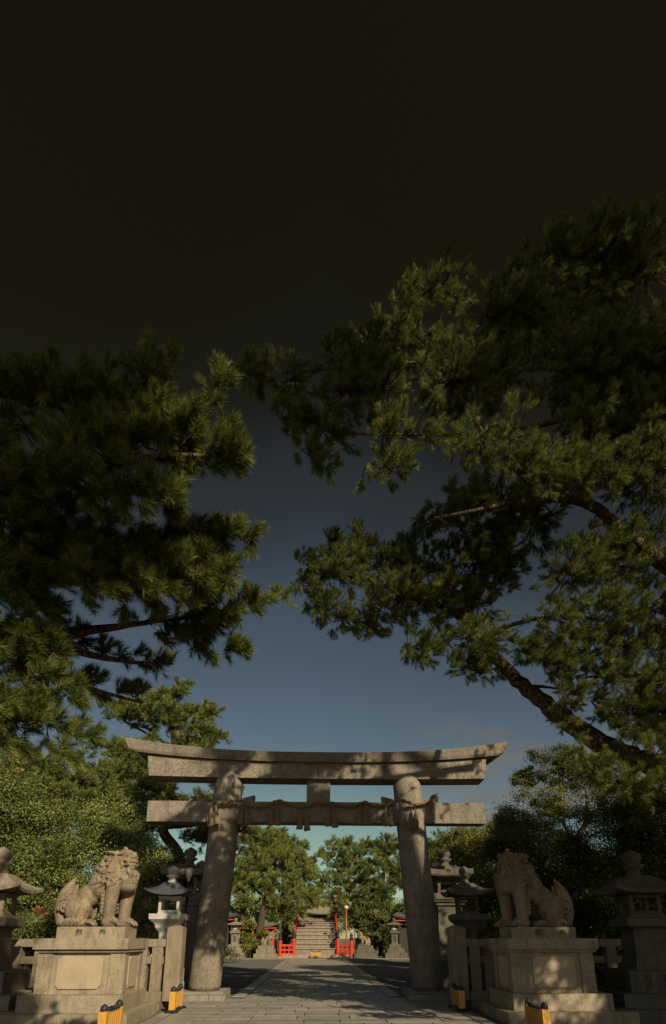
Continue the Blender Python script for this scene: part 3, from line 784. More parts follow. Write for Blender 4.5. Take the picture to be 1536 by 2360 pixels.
# ================================================================== LAMPS
def lamps():
    p = P(437, 2000, 15.3); t = thing('lamp_post', 'thin dark brown lamp post with a flat hat beside the left torii column', 'lamp post', (p.x, 15.3, 0))
    bm = BM(); tube(bm, [(0, 0, -.1), (0, 0, 1.0), (0, 0, 3.2)], [.045, .035, .032], 12); obj('post', bm, M['pole'], t, smooth=True)
    bm = BM(); lathe(bm, [(.04, 3.18), (.045, 3.3), (.085, 3.34), (.12, 3.56), (.12, 3.57)], 16); h = obj('lamp_glass', bm, M['lampglass'], t, smooth=True)
    bm = BM(); lathe(bm, [(.20, 3.57), (.205, 3.585), (.12, 3.625), (.03, 3.65), (.02, 3.70)], 24); obj('lamp_hat', bm, M['pole'], t)
    t = thing('globe_lamp', 'rust coloured lamp post topped by a round milky globe beside the bridge', 'street lamp', (2.66, 46.75, 0))
    bm = BM(); tube(bm, [(0, 0, -.1), (0, 0, 4.0)], [.075, .065], 12); obj('post', bm, M['rust'], t, smooth=True)
    bm = BM(); bmesh.ops.create_uvsphere(bm, u_segments=24, v_segments=14, radius=.20, matrix=Matrix.Translation((0, 0, 4.2))); obj('globe', bm, M['globe'], t, smooth=True)
lamps()
# little red cloth tied on the right fence rail
bm = BM(); rs = random.Random(2)
tube(bm, [(0, 0, .05), (.02, -.02, .0), (.01, -.01, -.08), (.04, 0, -.16), (.03, -.01, -.24)], [.02, .035, .03, .025, .02], 6, .4)
tube(bm, [(.03, 0, 0), (.07, -.01, -.1), (.09, 0, -.22)], [.02, .025, .015], 6, .4)
tag(obj('cloth_strip', bm, M['paper'], None, tuple(P(1115, 2182, 13.5))), 'small red cloth strip tied to the shaded fence right of the torii', 'cloth')

# ================================================================== BRIDGE
def bridge():
    t = thing('arched_bridge', 'steep arched bridge with worn steps and vermilion railings at the end of the path', 'bridge', (.02, 47, 0))
    hw = 1.78; L = 21.0
    def z(y): return .30 + 3.45 * math.sin(math.pi * min(max(y / L, 0), 1)) ** .92
    bm = BM(); n = 27; ys = [L * i / n for i in range(n + 1)]
    for i in range(n):
        a, b = ys[i], ys[i + 1]; zt = max(z(a), z(b))
        box(bm, -hw, hw, a + .07, b - .002, min(z(a), z(b)) - .35, zt - .075)
    obj('risers', bm, M['riser'], t)
    bm = BM(); rs = random.Random(8)
    for i in range(n):
        a, b = ys[i], ys[i + 1]; zt = max(z(a), z(b)); x = -hw
        box(bm, -hw, hw, a - .01 + rs.uniform(-.01, .01), b + .04, zt - .072, zt + rs.uniform(-.008, .008))
    obj('treads', bm, M['steps'], t, bevel=.012)
    for s in (-1, 1):
        bm = BM(); rings = []
        for i in range(41):
            y = L * i / 40; zz = z(y) + .16
            x0, x1 = sorted((s * 1.80, s * 1.98))
            rings.append([(x0, y, zz - .75), (x1, y, zz - .75), (x1, y, zz), (x0, y, zz)])
        loft(bm, rings); obj('side_girder', bm, M['wood'], t)
        py = [.15, 3.2, 6.2, 8.6, 10.5, 12.4, 14.8, 17.8, 20.85]
        for h, r_ in ((1.02, .07), (.62, .05), (.28, .05)):
            bm = BM(); tube(bm, [(s * 1.90, y, z(y) + h) for y in [.1 + (L - .2) * i / 40 for i in range(41)]], r_, 8); obj('railing', bm, M['red'], t, smooth=True)
        for y in py:
            tall = y in (.15, 10.5, 20.85, 6.2, 14.8)
            h = 1.42 if tall else .98
            bm = BM(); lathe(bm, [(.115, z(y) - .3), (.115, z(y) + h)], 16, c=(s * 1.90, y)); p = obj('post', bm, M['red'], t, smooth=False)
            if tall:
                b0 = z(y) + h; bm = BM()
                lathe(bm, [(.125, b0), (.125, b0 + .18), (.07, b0 + .22), (.10, b0 + .30), (.105, b0 + .38), (.06, b0 + .46), (.01, b0 + .54)], 16, c=(s * 1.90, y)); obj('post_cap', bm, M['black'], p, smooth=True)
        # wing railing turning outwards at the foot
        A, B = Vector((s * 1.90, -.1, .12)), Vector((s * 3.05, -.55, .12))
        for c, hh in ((A, 1.60), (B, 1.45)):
            bm = BM(); lathe(bm, [(.15, .1), (.15, hh)], 18, c=(c.x, c.y)); p = obj('wing_post', bm, M['red'], t)
            bm = BM(); lathe(bm, [(.16, hh), (.16, hh + .22), (.09, hh + .26), (.13, hh + .34), (.135, hh + .44), (.08, hh + .52), (.01, hh + .60)], 18, c=(c.x, c.y)); obj('post_cap', bm, M['black'], p, smooth=True)
        bm = BM()
        for h in (.30, .62, 1.0):
            bar(bm, A + Vector((0, 0, h - .1)), B + Vector((0, 0, h - .1)), .11, .13 if h < 1 else .15)
        bar(bm, A + Vector((0, 0, .12)), B + Vector((0, 0, .12)), .13, .2)
        for k in (1 / 3, 2 / 3):
            c = A.lerp(B, k); bar(bm, c + Vector((0, 0, 0)), c + Vector((0, 0, .92)), .10, .10)
        obj('wing_railing', bm, M['red'], t)
    bm = BM(); box(bm, -4.3, 4.3, -1.0, -.52, -.1, .13); box(bm, -3.3, 3.3, -.52, .2, -.1, .24)
    obj('foot_step', bm, M['steps'], t, bevel=.02)
bridge()

# ================================================================== SMALL LIONS AND POST LANTERNS BY THE BRIDGE
GL = lion_mesh('guardian_statue', R(12), False, .028, mane=False)
def small_lion(x, y, side, lp, ll):
    t = thing('statue_base', lp, 'pedestal', (x, y, 0), group='stepped bases of the bridge guardians')
    for nm, r, d, z0, z1 in (('lower_block', 1.0, .75, -.1, .36), ('middle_block', .80, .6, .36, .72), ('upper_block', .66, .5, .72, 1.02)):
        bm = BM(); box(bm, -r, r, -d, d, z0, z1); obj(nm, bm, M['lantern'] if side > 0 else M['shaded_lantern'], t, bevel=.03)
    o = finish('guardian_statue', GL.copy(), M['lion'], None, (x, y, 1.02), smooth=True)
    k = .70; o.scale = (k * .85 * side, k * .9, k * .92); tag(o, ll, 'lion statue')
small_lion(-4.2, 46.6, 1, 'stepped stone base with cut letters under the guardian left of the bridge', 'sunlit smooth guardian animal seated on the stepped base left of the bridge')
small_lion(4.25, 46.6, -1, 'shaded stepped stone base under the guardian right of the bridge', 'shaded smooth guardian animal seated on the stepped base right of the bridge')
def post_lantern(x, label):
    t = thing('post_lantern', label, 'lantern', (x, 47.4, 0), group='gabled post lanterns flanking the bridge')
    bm = BM(); box(bm, -.13, .13, -.13, .13, -.1, 1.55); obj('post', bm, M['lantern'], t, bevel=.01)
    bm = BM(); box(bm, -.24, .24, -.24, .24, 1.55, 1.62)
    for a in (-1, 1):
        for b_ in (-1, 1): box(bm, a * .17 - .04, a * .17 + .04, b_ * .17 - .04, b_ * .17 + .04, 1.62, 2.02)
    box(bm, -.21, .21, -.21, .21, 2.02, 2.08); obj('lamp_box', bm, M['lantern'], t, bevel=.006)
    bm = BM()
    for s in (-1, 1): bar(bm, (0, 0, 2.36), (s * .36, 0, 2.06), .62, .06)
    obj('gable_roof', bm, M['kerb'], t)
post_lantern(-3.45, 'sunlit gabled stone lantern on a square post, left of the red bridge')
post_lantern(3.6, 'shaded gabled stone lantern on a square post, right of the red bridge')

# ================================================================== SHRINE BUILDINGS
def hip(bm, hx, hy, z0, z1, ridge, th=.18, lift=.25):
    """Gently swept hipped roof."""
    def ring(k, z, l):
        a, b = hx * (1 - k) + ridge * k, hy * (1 - k)
        pts = []
        for (xa, ya), (xb, yb) in (((-a, -b), (a, -b)), ((a, -b), (a, b)), ((a, b), (-a, b)), ((-a, b), (-a, -b))):
            for j in range(8):
                s = j / 8; pts.append((xa + (xb - xa) * s, ya + (yb - ya) * s, z + l * abs(2 * s - 1) ** 3))
        return pts
    rings = [ring(.04, z0 - th, lift), ring(0, z0, lift)]
    for k in (.15, .3, .45, .6, .75, .9, .995): rings.append(ring(k, z0 + (z1 - z0) * (k * .55 + k * k * .45), lift * (1 - k) ** 2))
    loft(bm, rings)
def hall(label, loc, hx, hy, zw, z1, roofm, wallm, redpost=True, ridge=None, rz=0, panels=True):
    t = thing('shrine_hall', label, 'shrine building', loc, rz)
    bm = BM(); hip(bm, hx * 1.35, hy * 1.45, zw, z1, ridge if ridge is not None else hx * .6); rf = obj('roof', bm, roofm, t)
    rr = ridge if ridge is not None else hx * .6
    bm = BM(); box(bm, -rr - .15, rr + .15, -.14, .14, z1 - .08, z1 + .22); obj('ridge', bm, M['tile'], rf)
    bm = BM(); box(bm, -hx * .94, hx * .94, -hy * .8, hy * .9, 0, zw - .02); obj('wall', bm, wallm, t)
    bm = BM(); box(bm, -hx * 1.22, hx * 1.22, -hy * 1.3, hy * 1.3, zw - .30, zw - .20); obj('eave_beam', bm, M['red'] if redpost else M['wood'], t)
    for i in range(4):
        x = -hx + 2 * hx * i / 3
        bm = BM(); lathe(bm, [(.12, -.1), (.12, zw - .3)], 12, c=(x, -hy)); obj('pillar', bm, M['wood'] if panels or hx > 1.6 else M['red'], t)
    for i in range(3 if panels else 0):
        x = -hx * .66 + hx * .66 * i
        bm = BM(); box(bm, x - hx * .2, x + hx * .2, -hy * .8 - .03, -hy * .8 - .003, zw * .3, zw * .72); obj('wall_panel', bm, M['plaster'], t)
    return t
hall('small pavilion with a green copper roof and red posts behind the left bridge guardian', (-5.25, 50.6, 0), 1.35, 1.2, 2.75, 3.75, M['copper'], M['wood'], True, .3, panels=False)
hall('grey tiled hall with red eaves showing beside the left torii column', (-9.6, 51.5, 0), 1.9, 1.8, 3.5, 5.0, M['tile'], M['wood'], True, panels=False)
hall('grey tiled hall with red eaves showing beside the right torii column', (9.5, 50.5, 0), 1.9, 1.8, 3.4, 5.0, M['tile'], M['wood'], True, panels=False)
hall('distant brown bark-roofed shrine hall above the crown of the bridge', (1.6, 98, 0), 2.3, 2.4, 5.8, 8.8, M['thatch'], M['wood'], False, 3.5)

# ================================================================== TREES
G = np.random.default_rng(11)
def fast_mesh(name, V, F, m, parent, tint=None):
    """Mesh from numpy arrays: V (n,3), F (f,k); tint per vertex."""
    me = bpy.data.meshes.new(name); k = F.shape[1]
    me.vertices.add(len(V)); me.vertices.foreach_set('co', V.astype(np.float32).ravel())
    me.loops.add(F.size); me.loops.foreach_set('vertex_index', F.astype(np.int32).ravel())
    me.polygons.add(len(F)); me.polygons.foreach_set('loop_start', np.arange(0, F.size, k, dtype=np.int32))
    if tint is not None:
        at = me.attributes.new('tint', 'FLOAT', 'POINT'); at.data.foreach_set('value', tint.astype(np.float32))
    me.update(calc_edges=True)
    return finish(name, me, m, parent)
def unit(a): return a / np.maximum(np.linalg.norm(a, axis=-1, keepdims=True), 1e-9)
def balls(n): return unit(G.normal(size=(n, 3)))

def leaves(name, blobs, ls, m, parent, layers=3.5, clump=.30, tint=.45, spread=.2, droop=.25, per=80):
    """Leaf clumps over a set of ellipsoids [(centre, (rx, ry, rz))]: every leaf a small folded blade."""
    sub = []
    for c, r in blobs:
        r = np.array(r); sub.append((np.array(c), r * .72))
        if r.max() > .6:
            for u in balls(8): sub.append((np.array(c) + u * r * .72, r * G.uniform(.34, .5)))
        else: sub.append((np.array(c), r))
    blobs = sub
    C, NR, T = [], [], []
    for c, r in blobs:
        c = np.array(c); r = np.array(r); rm = float(np.cbrt(r.prod()))
        n = int(layers * 12.6 * rm * rm / (ls * ls * .55))
        k = max(4, n // per)
        u = balls(k); rad = G.uniform(.35, 1.1, (k, 1)) ** .5
        cc = c + u * r * rad
        cs = np.minimum(clump, .5 * rm) * G.uniform(.6, 1.3, (k, 1, 1))
        p = cc[:, None, :] + G.normal(size=(k, per, 3)) * cs * np.array([1, 1, .6])
        nn = unit(unit(u + G.normal(size=(k, 3)) * .35)[:, None, :] * .95 + np.array([0, 0, .4]) + G.normal(size=(k, per, 3)) * .38)
        t = tint + G.normal() * .10 + G.normal(size=(k, 1)) * spread * .7 + G.normal(size=(k, per)) * spread * .6
        C.append(p.reshape(-1, 3)); NR.append(nn.reshape(-1, 3)); T.append(t.ravel())
    C, NR, T = np.concatenate(C), np.concatenate(NR), np.clip(np.concatenate(T), 0, 1)
    n = len(C)
    a = unit(np.cross(NR, balls(n))); b = np.cross(NR, a); s = ls * G.uniform(.65, 1.25, (n, 1))
    V = np.stack([C - a * s * .5, C + b * s * .26 - NR * s * .08, C + a * s * .5 - np.array([0, 0, 1]) * s * droop, C - b * s * .26 - NR * s * .08], 1).reshape(-1, 3)
    F = np.arange(n * 4).reshape(-1, 4)
    return fast_mesh(name, V, F, m, parent, np.repeat(T, 4))

def needles(name, pos, d, L, nn, nl, nw, m, parent, tint, tw=None):
    """Bottle-brush shoots: nn needles round each shoot axis."""
    n = len(pos); d = unit(d)
    u = G.uniform(0, 1, (n, nn, 1)) ** .75
    base = pos[:, None, :] + d[:, None, :] * (u - .5) * L
    pr = np.cross(d[:, None, :], balls(n * nn).reshape(n, nn, 3)); pr = unit(pr)
    ang = np.radians(68 - 45 * u + G.normal(size=(n, nn, 1)) * 9)
    nd = unit(d[:, None, :] * np.cos(ang) + pr * np.sin(ang) + np.array([0, 0, .05]))
    ln = nl * G.uniform(.75, 1.15, (n, nn, 1))
    w = unit(np.cross(nd, balls(n * nn).reshape(n, nn, 3))) * nw * .5
    V = np.stack([base - w, base + w, base + nd * ln], 2).reshape(-1, 3)
    F = np.arange(len(V)).reshape(-1, 3)
    t = np.clip(tint[:, None] + G.normal(size=(n, nn)) * .10, 0, 1)
    t = np.repeat(t.ravel(), 3)
    if tw is None: return fast_mesh(name, V, F, m, parent, t)
    a, b, w = tw; k = len(V); e = unit(b - a); q = unit(np.cross(e, balls(len(a)))); z = np.cross(e, q)      # stalks from the bough to each shoot
    ring = [q * w, (-.5 * q + .87 * z) * w, (-.5 * q - .87 * z) * w]
    V2 = np.stack([a + x for x in ring] + [b + x * .6 for x in ring], 1).reshape(-1, 3)
    i = np.arange(len(a))[:, None] * 6 + k
    F2 = np.concatenate([i + np.array([f]) for f in ((0, 1, 4), (0, 4, 3), (1, 2, 5), (1, 5, 4), (2, 0, 3), (2, 3, 5))])
    o = fast_mesh(name, np.concatenate([V, V2]), np.concatenate([F, F2]), [m, M['bark']], parent, np.concatenate([t, np.zeros(len(V2))]))
    o.data.polygons.foreach_set('material_index', np.concatenate([np.zeros(len(F), dtype=np.int32), np.ones(len(F2), dtype=np.int32)]))
    return o
def strokes_to_shoots(strokes, L, nl, layers, up=.35, flat=1.0):
    """strokes: [(D0, D1, [(px, py, r_px), ...])] -> shoot positions, directions, nearest axis points."""
    PO, DI, AX = [], [], []
    for D0, D1, pts, *th in strokes:
        k = len(pts)
        c = np.array([P(x, y, D0 + (D1 - D0) * (i / max(1, k - 1))) for i, (x, y, r) in enumerate(pts)])
        pm = np.array([PPM(x, y, D0 + (D1 - D0) * (i / max(1, k - 1))) for i, (x, y, r) in enumerate(pts)])
        r = np.array([p[2] for p in pts]) / pm
        if k == 1: c = np.repeat(c, 2, 0); c[1] += .01; r = np.repeat(r, 2); k = 2
        seg = np.linalg.norm(np.diff(c, axis=0), axis=1); cum = np.concatenate([[0], np.cumsum(seg)])
        area = cum[-1] * 2 * r.mean() + math.pi * r.mean() ** 2
        n = max(10, int(layers * (th[0] if th else 1) * area / (L * 1.6 * nl)))
        t = G.uniform(0, cum[-1], n)
        cc = np.stack([np.interp(t, cum, c[:, j]) for j in range(3)], 1); rr = np.interp(t, cum, r)[:, None]
        ax = unit(np.stack([np.interp(np.minimum(t + .15, cum[-1]), cum, c[:, j]) - np.interp(np.maximum(t - .15, 0), cum, c[:, j]) for j in range(3)], 1))
        q = 5; cc, rr, ax = cc[::q], rr[::q], ax[::q]; n = len(cc)
        o = balls(n) * G.uniform(0, 1, (n, 1)) ** .38
        p = cc + o * rr * np.array([1, 1, flat])
        d = unit(o * .9 + ax * .55 + np.array([0, 0, up]) + G.normal(size=(n, 3)) * .2)
        d = unit(np.repeat(d, q, 0) + G.normal(size=(n * q, 3)) * .42); p = np.repeat(p, q, 0) + d * L * .45; cc = np.repeat(cc, q, 0)
        PO.append(p); DI.append(d); AX.append(cc)
    return np.concatenate(PO), np.concatenate(DI), np.concatenate(AX)

def limb(bm, pts, o, n=9):
    """pts: [(px, py, D, radius m)] smoothed into a tapering limb; o is the tree's base."""
    w = [P(x, y, D) - o for x, y, D, r in pts]; rs_ = [p[3] for p in pts]
    line = smoothline(w, 6); rad = [float(np.interp(i / 6, range(len(rs_)), rs_)) for i in range(len(line))]
    rr = random.Random(len(line))
    line = [p + Vector((rr.uniform(-1, 1), rr.uniform(-1, 1), rr.uniform(-1, 1))) * rad[i] * .18 for i, p in enumerate(line)]
    tube(bm, line, rad, n)
def wtube(bm, pts, rad, n=9):
    line = smoothline(pts, 6); rad = [float(np.interp(i / 6, range(len(rad)), rad)) for i in range(len(line))]
    tube(bm, line, rad, n)

def pine(label, base, trunk, limbs, strokes, L, nn, nl, nw, m, layers, group=None, tint=.45, up=.35, name='pine_tree', tw=.006, flat=1.0):
    o = Vector((base[0], base[1], 0)); t = thing(name, label, 'tree', o, group=group)
    bm = BM(); wtube(bm, [Vector(p) - o for p, r in trunk], [r for p, r in trunk], 14)
    obj('trunk', bm, M['bark'], t, smooth=True)
    if limbs:
        bm = BM()
        for l in limbs: limb(bm, l, o)
        obj('branches', bm, M['bark'], t, smooth=True)
    pos, d, ax = strokes_to_shoots(strokes, L, nl, layers, up, flat)
    oo = np.array(o)
    k = G.uniform(size=len(pos)) < .5
    needles('crown', pos - oo, d, L, nn, nl, nw, m, t, np.clip(tint + G.normal(size=len(pos)) * .2, 0, 1), (ax[k] - oo, pos[k] - oo, tw))
    return t

# ---- the two pines leaning in over the viewer
pine('big near pine at the left edge, fingers of needles reaching towards the gate', (-5.6, 3.6),
     [((-5.6, 3.6, -.2), .30), ((-5.3, 3.65, 2.0), .26), ((-4.9, 3.6, 4.0), .22), ((-4.6, 3.4, 6.0), .16), ((-4.0, 3.2, 8.0), .08)],
     [[(-420, 1560, 3.60, 0.120), (-150, 1500, 3.74, 0.090), (100, 1470, 3.89, 0.053), (300, 1440, 4.10, 0.026), (460, 1420, 4.25, 0.011)],
      [(-520, 1450, 3.53, 0.090), (-100, 1360, 3.50, 0.060), (200, 1320, 3.50, 0.038), (480, 1315, 3.50, 0.009)],
      [(-100, 1490, 3.74, 0.075), (60, 1440, 3.82, 0.060), (100, 1520, 3.85, 0.045), (105, 1600, 3.89, 0.030)],
      [(70, 1440, 3.82, 0.053), (180, 1500, 4.03, 0.034), (300, 1525, 4.25, 0.019), (400, 1530, 4.61, 0.009)],
      [(100, 1520, 3.89, 0.038), (190, 1580, 4.10, 0.026), (330, 1620, 4.61, 0.009)],
      [(-500, 1250, 3.50, 0.090), (-50, 1120, 3.50, 0.060), (300, 1060, 3.00, 0.030), (540, 1050, 3.00, 0.009)],
      [(-550, 1050, 3.00, 0.075), (0, 900, 3.00, 0.045), (350, 880, 3.00, 0.015)]],
     [(3.40, 3.60, [(150, 1255, 71), (330, 1235, 48), (470, 1235, 24), (588, 1243, 11)]), (3.40, 3.60, [(250, 1310, 66), (400, 1300, 48), (526, 1296, 13)]),
      (3.40, 3.60, [(200, 1330, 80), (380, 1340, 62), (500, 1325, 20)]), (3.96, 4.25, [(430, 1425, 43), (540, 1400, 26), (610, 1385, 9), (655, 1381, 5)]),
      (4.03, 4.25, [(310, 1430, 29), (400, 1450, 37), (470, 1480, 24), (550, 1505, 5)]), (4.03, 4.25, [(470, 1390, 34), (480, 1440, 29)]),
      (4.18, 4.61, [(110, 1440, 25), (220, 1495, 20), (310, 1522, 15), (402, 1529, 5)]), (4.25, 4.61, [(150, 1560, 27), (220, 1585, 18), (340, 1610, 9)]),
      (3.40, 3.60, [(-40, 1180, 103), (100, 1220, 94), (200, 1280, 85)]), (3.40, 3.60, [(-40, 1350, 94), (100, 1350, 71)]),
      (3.38, 3.53, [(-60, 1480, 94), (40, 1470, 48), (125, 1500, 18)]), (3.46, 3.74, [(60, 1560, 29), (130, 1590, 37), (175, 1600, 16)]),
      (3.31, 3.60, [(-60, 1600, 94), (30, 1600, 48)]), (3.46, 3.74, [(-40, 1680, 48), (70, 1665, 39), (150, 1690, 27), (195, 1690, 13)]), (3.60, 3.74, [(120, 1720, 18), (150, 1740, 9)]),
      (3.00, 3.00, [(0, 1100, 75), (200, 1100, 71), (330, 1140, 52), (400, 1130, 16)]), (3.00, 3.00, [(150, 1030, 66), (350, 1030, 52), (480, 1045, 39), (560, 1052, 15)]),
      (3.00, 3.00, [(120, 940, 66), (330, 960, 57), (460, 1000, 39), (530, 1020, 20)]), (3.00, 3.00, [(-50, 920, 62), (150, 910, 48), (330, 890, 34), (390, 850, 13)]),
      (3.00, 3.00, [(330, 880, 29), (345, 800, 5)]), (3.00, 3.00, [(470, 960, 24), (500, 900, 7), (510, 860, 5)])],
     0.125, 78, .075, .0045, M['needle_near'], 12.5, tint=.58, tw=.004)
pine('big near pine leaning in from the right edge with a thick bare slanting limb', (8.2, 8.0),
     [((8.2, 8.0, -.2), .42), ((8.0, 8.0, 2.0), .38), ((7.8, 8.0, 4.5), .32), ((7.6, 7.9, 8.0), .26), ((7.9, 7.8, 11.5), .14), ((8.2, 7.6, 14.0), .05)],
     [[(1760, 1850, 8.0, .30), (1640, 1800, 8.1, .24), (1540, 1775, 8.2, .20), (1480, 1755, 8.2, .19), (1400, 1720, 8.2, .18), (1300, 1655, 8.2, .155), (1215, 1590, 8.2, .125), (1150, 1525, 8.2, .105), (1100, 1450, 8.2, .075), (1000, 1390, 8.2, .05), (850, 1340, 8.2, .03), (720, 1310, 8.2, .012)],
      [(1210, 1585, 8.2, .05), (1245, 1582, 8.1, .03), (1290, 1588, 8.0, .015)],
      [(1700, 1400, 7.4, .16), (1500, 1280, 7.2, .11), (1350, 1160, 7.0, .08), (1200, 1160, 6.9, .05), (1000, 1195, 6.9, .02)],
      [(1120, 1480, 8.2, .06), (1180, 1440, 8.0, .04), (1300, 1420, 7.8, .03), (1450, 1440, 7.6, .02)],
      [(1750, 1150, 8.0, .14), (1450, 950, 7.0, .06), (1250, 980, 6.7, .045), (1100, 1000, 6.6, .03), (800, 1000, 6.5, .015)],
      [(1450, 900, 6.9, .06), (1300, 1000, 6.7, .04), (1150, 1080, 6.6, .02)],
      [(1750, 950, 8.0, .12), (1350, 780, 6.8, .05), (1000, 830, 6.6, .025), (650, 860, 6.5, .01)],
      [(1650, 1600, 7.8, .08), (1500, 1560, 7.6, .05), (1350, 1560, 7.6, .02)]],
     [(8.0, 8.2, [(690, 1300, 20), (740, 1310, 38), (850, 1315, 60), (980, 1310, 65), (1120, 1310, 60), (1170, 1320, 45)]), (8.1, 8.2, [(765, 1290, 25), (770, 1245, 16)]), (8.1, 8.2, [(835, 1280, 32), (832, 1222, 15)]),
      (8.1, 8.2, [(940, 1280, 30), (930, 1250, 16)]), (8.1, 8.2, [(690, 1345, 20), (740, 1390, 32), (790, 1430, 38), (880, 1440, 42)]), (8.0, 8.2, [(850, 1390, 55), (980, 1380, 65), (1120, 1390, 70)]),
      (8.0, 8.1, [(930, 1480, 38), (980, 1500, 32), (1010, 1490, 24)]), (7.9, 8.0, [(1060, 1470, 50), (1130, 1480, 48)]), (8.0, 8.1, [(1030, 1530, 22), (1080, 1545, 26), (1150, 1540, 28)]),
      (7.8, 7.9, [(1050, 1200, 60), (1120, 1250, 60), (1170, 1280, 45)]), (7.6, 7.8, [(955, 1195, 20), (1000, 1215, 28)]),
      (7.3, 7.5, [(1020, 1160, 40), (1130, 1150, 60), (1260, 1200, 65)]), (7.2, 7.5, [(1280, 1330, 70), (1420, 1290, 90), (1600, 1250, 110)], .6), (7.2, 7.4, [(1230, 1420, 60), (1350, 1430, 60), (1550, 1400, 90)], .6),
      (7.4, 7.6, [(1190, 1480, 32), (1260, 1520, 36), (1400, 1490, 50), (1560, 1480, 60)]), (7.6, 7.8, [(1270, 1540, 24), (1330, 1560, 18)]), (7.5, 7.6, [(1380, 1560, 36), (1480, 1580, 46), (1600, 1570, 60)]),
      (7.6, 7.8, [(1280, 1600, 22), (1350, 1610, 30), (1420, 1640, 38)]), (7.6, 7.8, [(1430, 1660, 45), (1600, 1650, 80)]), (7.8, 7.9, [(1290, 1660, 14), (1330, 1690, 22)]),
      (7.3, 7.4, [(1330, 1760, 30), (1390, 1780, 40)]), (6.6, 6.8, [(1420, 1800, 26), (1480, 1820, 42), (1600, 1810, 55)]), (6.8, 7.0, [(1500, 1740, 30), (1600, 1720, 60)]),
      (6.2, 6.6, [(1190, 1090, 45), (1330, 1090, 55), (1600, 1080, 90)]), (6.4, 6.7, [(630, 955, 36), (730, 985, 50), (800, 1010, 50)], .8), (5.5, 5.6, [(860, 1000, 60), (980, 1010, 64)], .45), (5.6, 5.8, [(1080, 1020, 60), (1200, 1010, 70)], .5), (6.4, 6.7, [(1330, 990, 75), (1600, 1000, 110)], .8),
      (6.4, 6.7, [(690, 1030, 34), (760, 1070, 24)], .8), (5.5, 5.6, [(840, 1075, 32), (950, 1080, 28)], .5), (6.4, 6.7, [(555, 850, 30), (620, 870, 48), (700, 900, 55)], .8), (6.4, 6.7, [(790, 900, 70), (900, 890, 75)], .8), (6.4, 6.7, [(1010, 880, 85), (1150, 870, 85)], .8), (6.4, 6.7, [(1300, 850, 100), (1600, 850, 150)], .8),
      (6.4, 6.7, [(770, 820, 34), (880, 790, 55), (1000, 770, 60)], .8), (6.4, 6.7, [(1120, 730, 75), (1300, 720, 90)], .8), (6.4, 6.7, [(930, 690, 30), (1050, 650, 50)], .8), (6.4, 6.7, [(1250, 600, 70), (1500, 640, 120)], .8),
      (8.2, 8.6, [(1640, 1500, 70), (1800, 1450, 80), (2000, 1400, 90)], .25), (8.2, 8.6, [(1680, 1620, 60), (1820, 1640, 60), (1980, 1600, 80)], .25), (8.4, 8.8, [(1660, 1740, 46), (1760, 1720, 60), (1900, 1730, 60)], .25), (8.4, 8.8, [(1800, 1830, 50), (1920, 1850, 50)], .25),
      (8.0, 8.4, [(1700, 1300, 110), (1900, 1200, 120), (2150, 1150, 120)], .12), (8.0, 8.6, [(1700, 1000, 140), (2000, 950, 150), (2300, 950, 120)], .10)],
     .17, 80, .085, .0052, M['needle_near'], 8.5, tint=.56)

# ---- pines behind the gate
def padded(ells, D, seed, npad=1.0, flat=.42):
    """Fill picture ellipses [(px, py, rx, ry)] with flat needle pads at about depth D."""
    rs_ = random.Random(seed); out = []
    for x, y, rx, ry in ells:
        pm = PPM(x, y, D); n = max(4, int(npad * 3.14 * rx * ry / pm ** 2 / .5))
        for _ in range(n):
            a, q = rs_.uniform(0, 6.283), math.sqrt(rs_.uniform(0, 1)); px, py = x + rx * q * math.cos(a), y + ry * q * math.sin(a)
            dz = rs_.uniform(-1, 1) * math.sqrt(max(0, 1 - q * q)) * rx / pm
            w = rs_.uniform(.5, 1.1) * pm; r = rs_.uniform(.24, .42) * pm; s = rs_.uniform(-.25, .25) * w
            out.append((D + dz, D + dz + rs_.uniform(-.4, .4), [(px - w / 2, py - s, r * .75), (px, py - r * .15, r), (px + w / 2, py + s, r * .7)]))
    return out
def back_pine(label, D, base_px, ells, trunk, limbs, seed, m='needle_mid', sc=1.0, layers=6.0, group=None, tint=.5, npad=1.7):
    b = P(base_px, 2200, D); o = (b.x, D)
    tr = [((P(x, y, d)), r) for x, y, d, r in trunk]; tr[0] = (Vector((tr[0][0].x, tr[0][0].y, -.2)), tr[0][1])
    return pine(label, (tr[0][0].x, tr[0][0].y), tr, limbs, padded(ells, D, seed, npad), .34 * sc, 34, .17 * sc, .018 * sc, M[m], layers, group, tint, .6, tw=.010 * sc, flat=.5)
back_pine('tall pine with airy crown rising behind the left end of the torii', 24.0, 430,
          [(370, 1640, 70, 55), (300, 1655, 60, 30), (430, 1680, 55, 45), (250, 1630, 25, 20), (470, 1640, 22, 20), (485, 1705, 22, 12), (395, 1590, 25, 18), (380, 1740, 120, 40), (420, 1810, 100, 45), (545, 1800, 35, 30), (330, 1830, 60, 40), (450, 1890, 70, 45), (520, 1920, 60, 50)],
          [(455, 2230, 24, .30), (440, 2080, 24, .27), (412, 1970, 24, .25), (375, 1910, 24, .22), (380, 1820, 24, .17), (400, 1720, 24, .10), (385, 1600, 24, .04)],
          [[(375, 1905, 24, .15), (450, 1900, 23.8, .12), (520, 1880, 23.5, .05)], [(380, 1850, 24, .12), (300, 1840, 23.5, .08), (220, 1820, 23, .03)], [(390, 1790, 24, .11), (470, 1760, 24, .06), (540, 1790, 24, .03)], [(398, 1720, 24, .08), (320, 1680, 24, .05), (250, 1640, 24, .02)], [(398, 1700, 24, .07), (450, 1670, 24, .05), (480, 1630, 24, .02)]], 1, tint=.62)
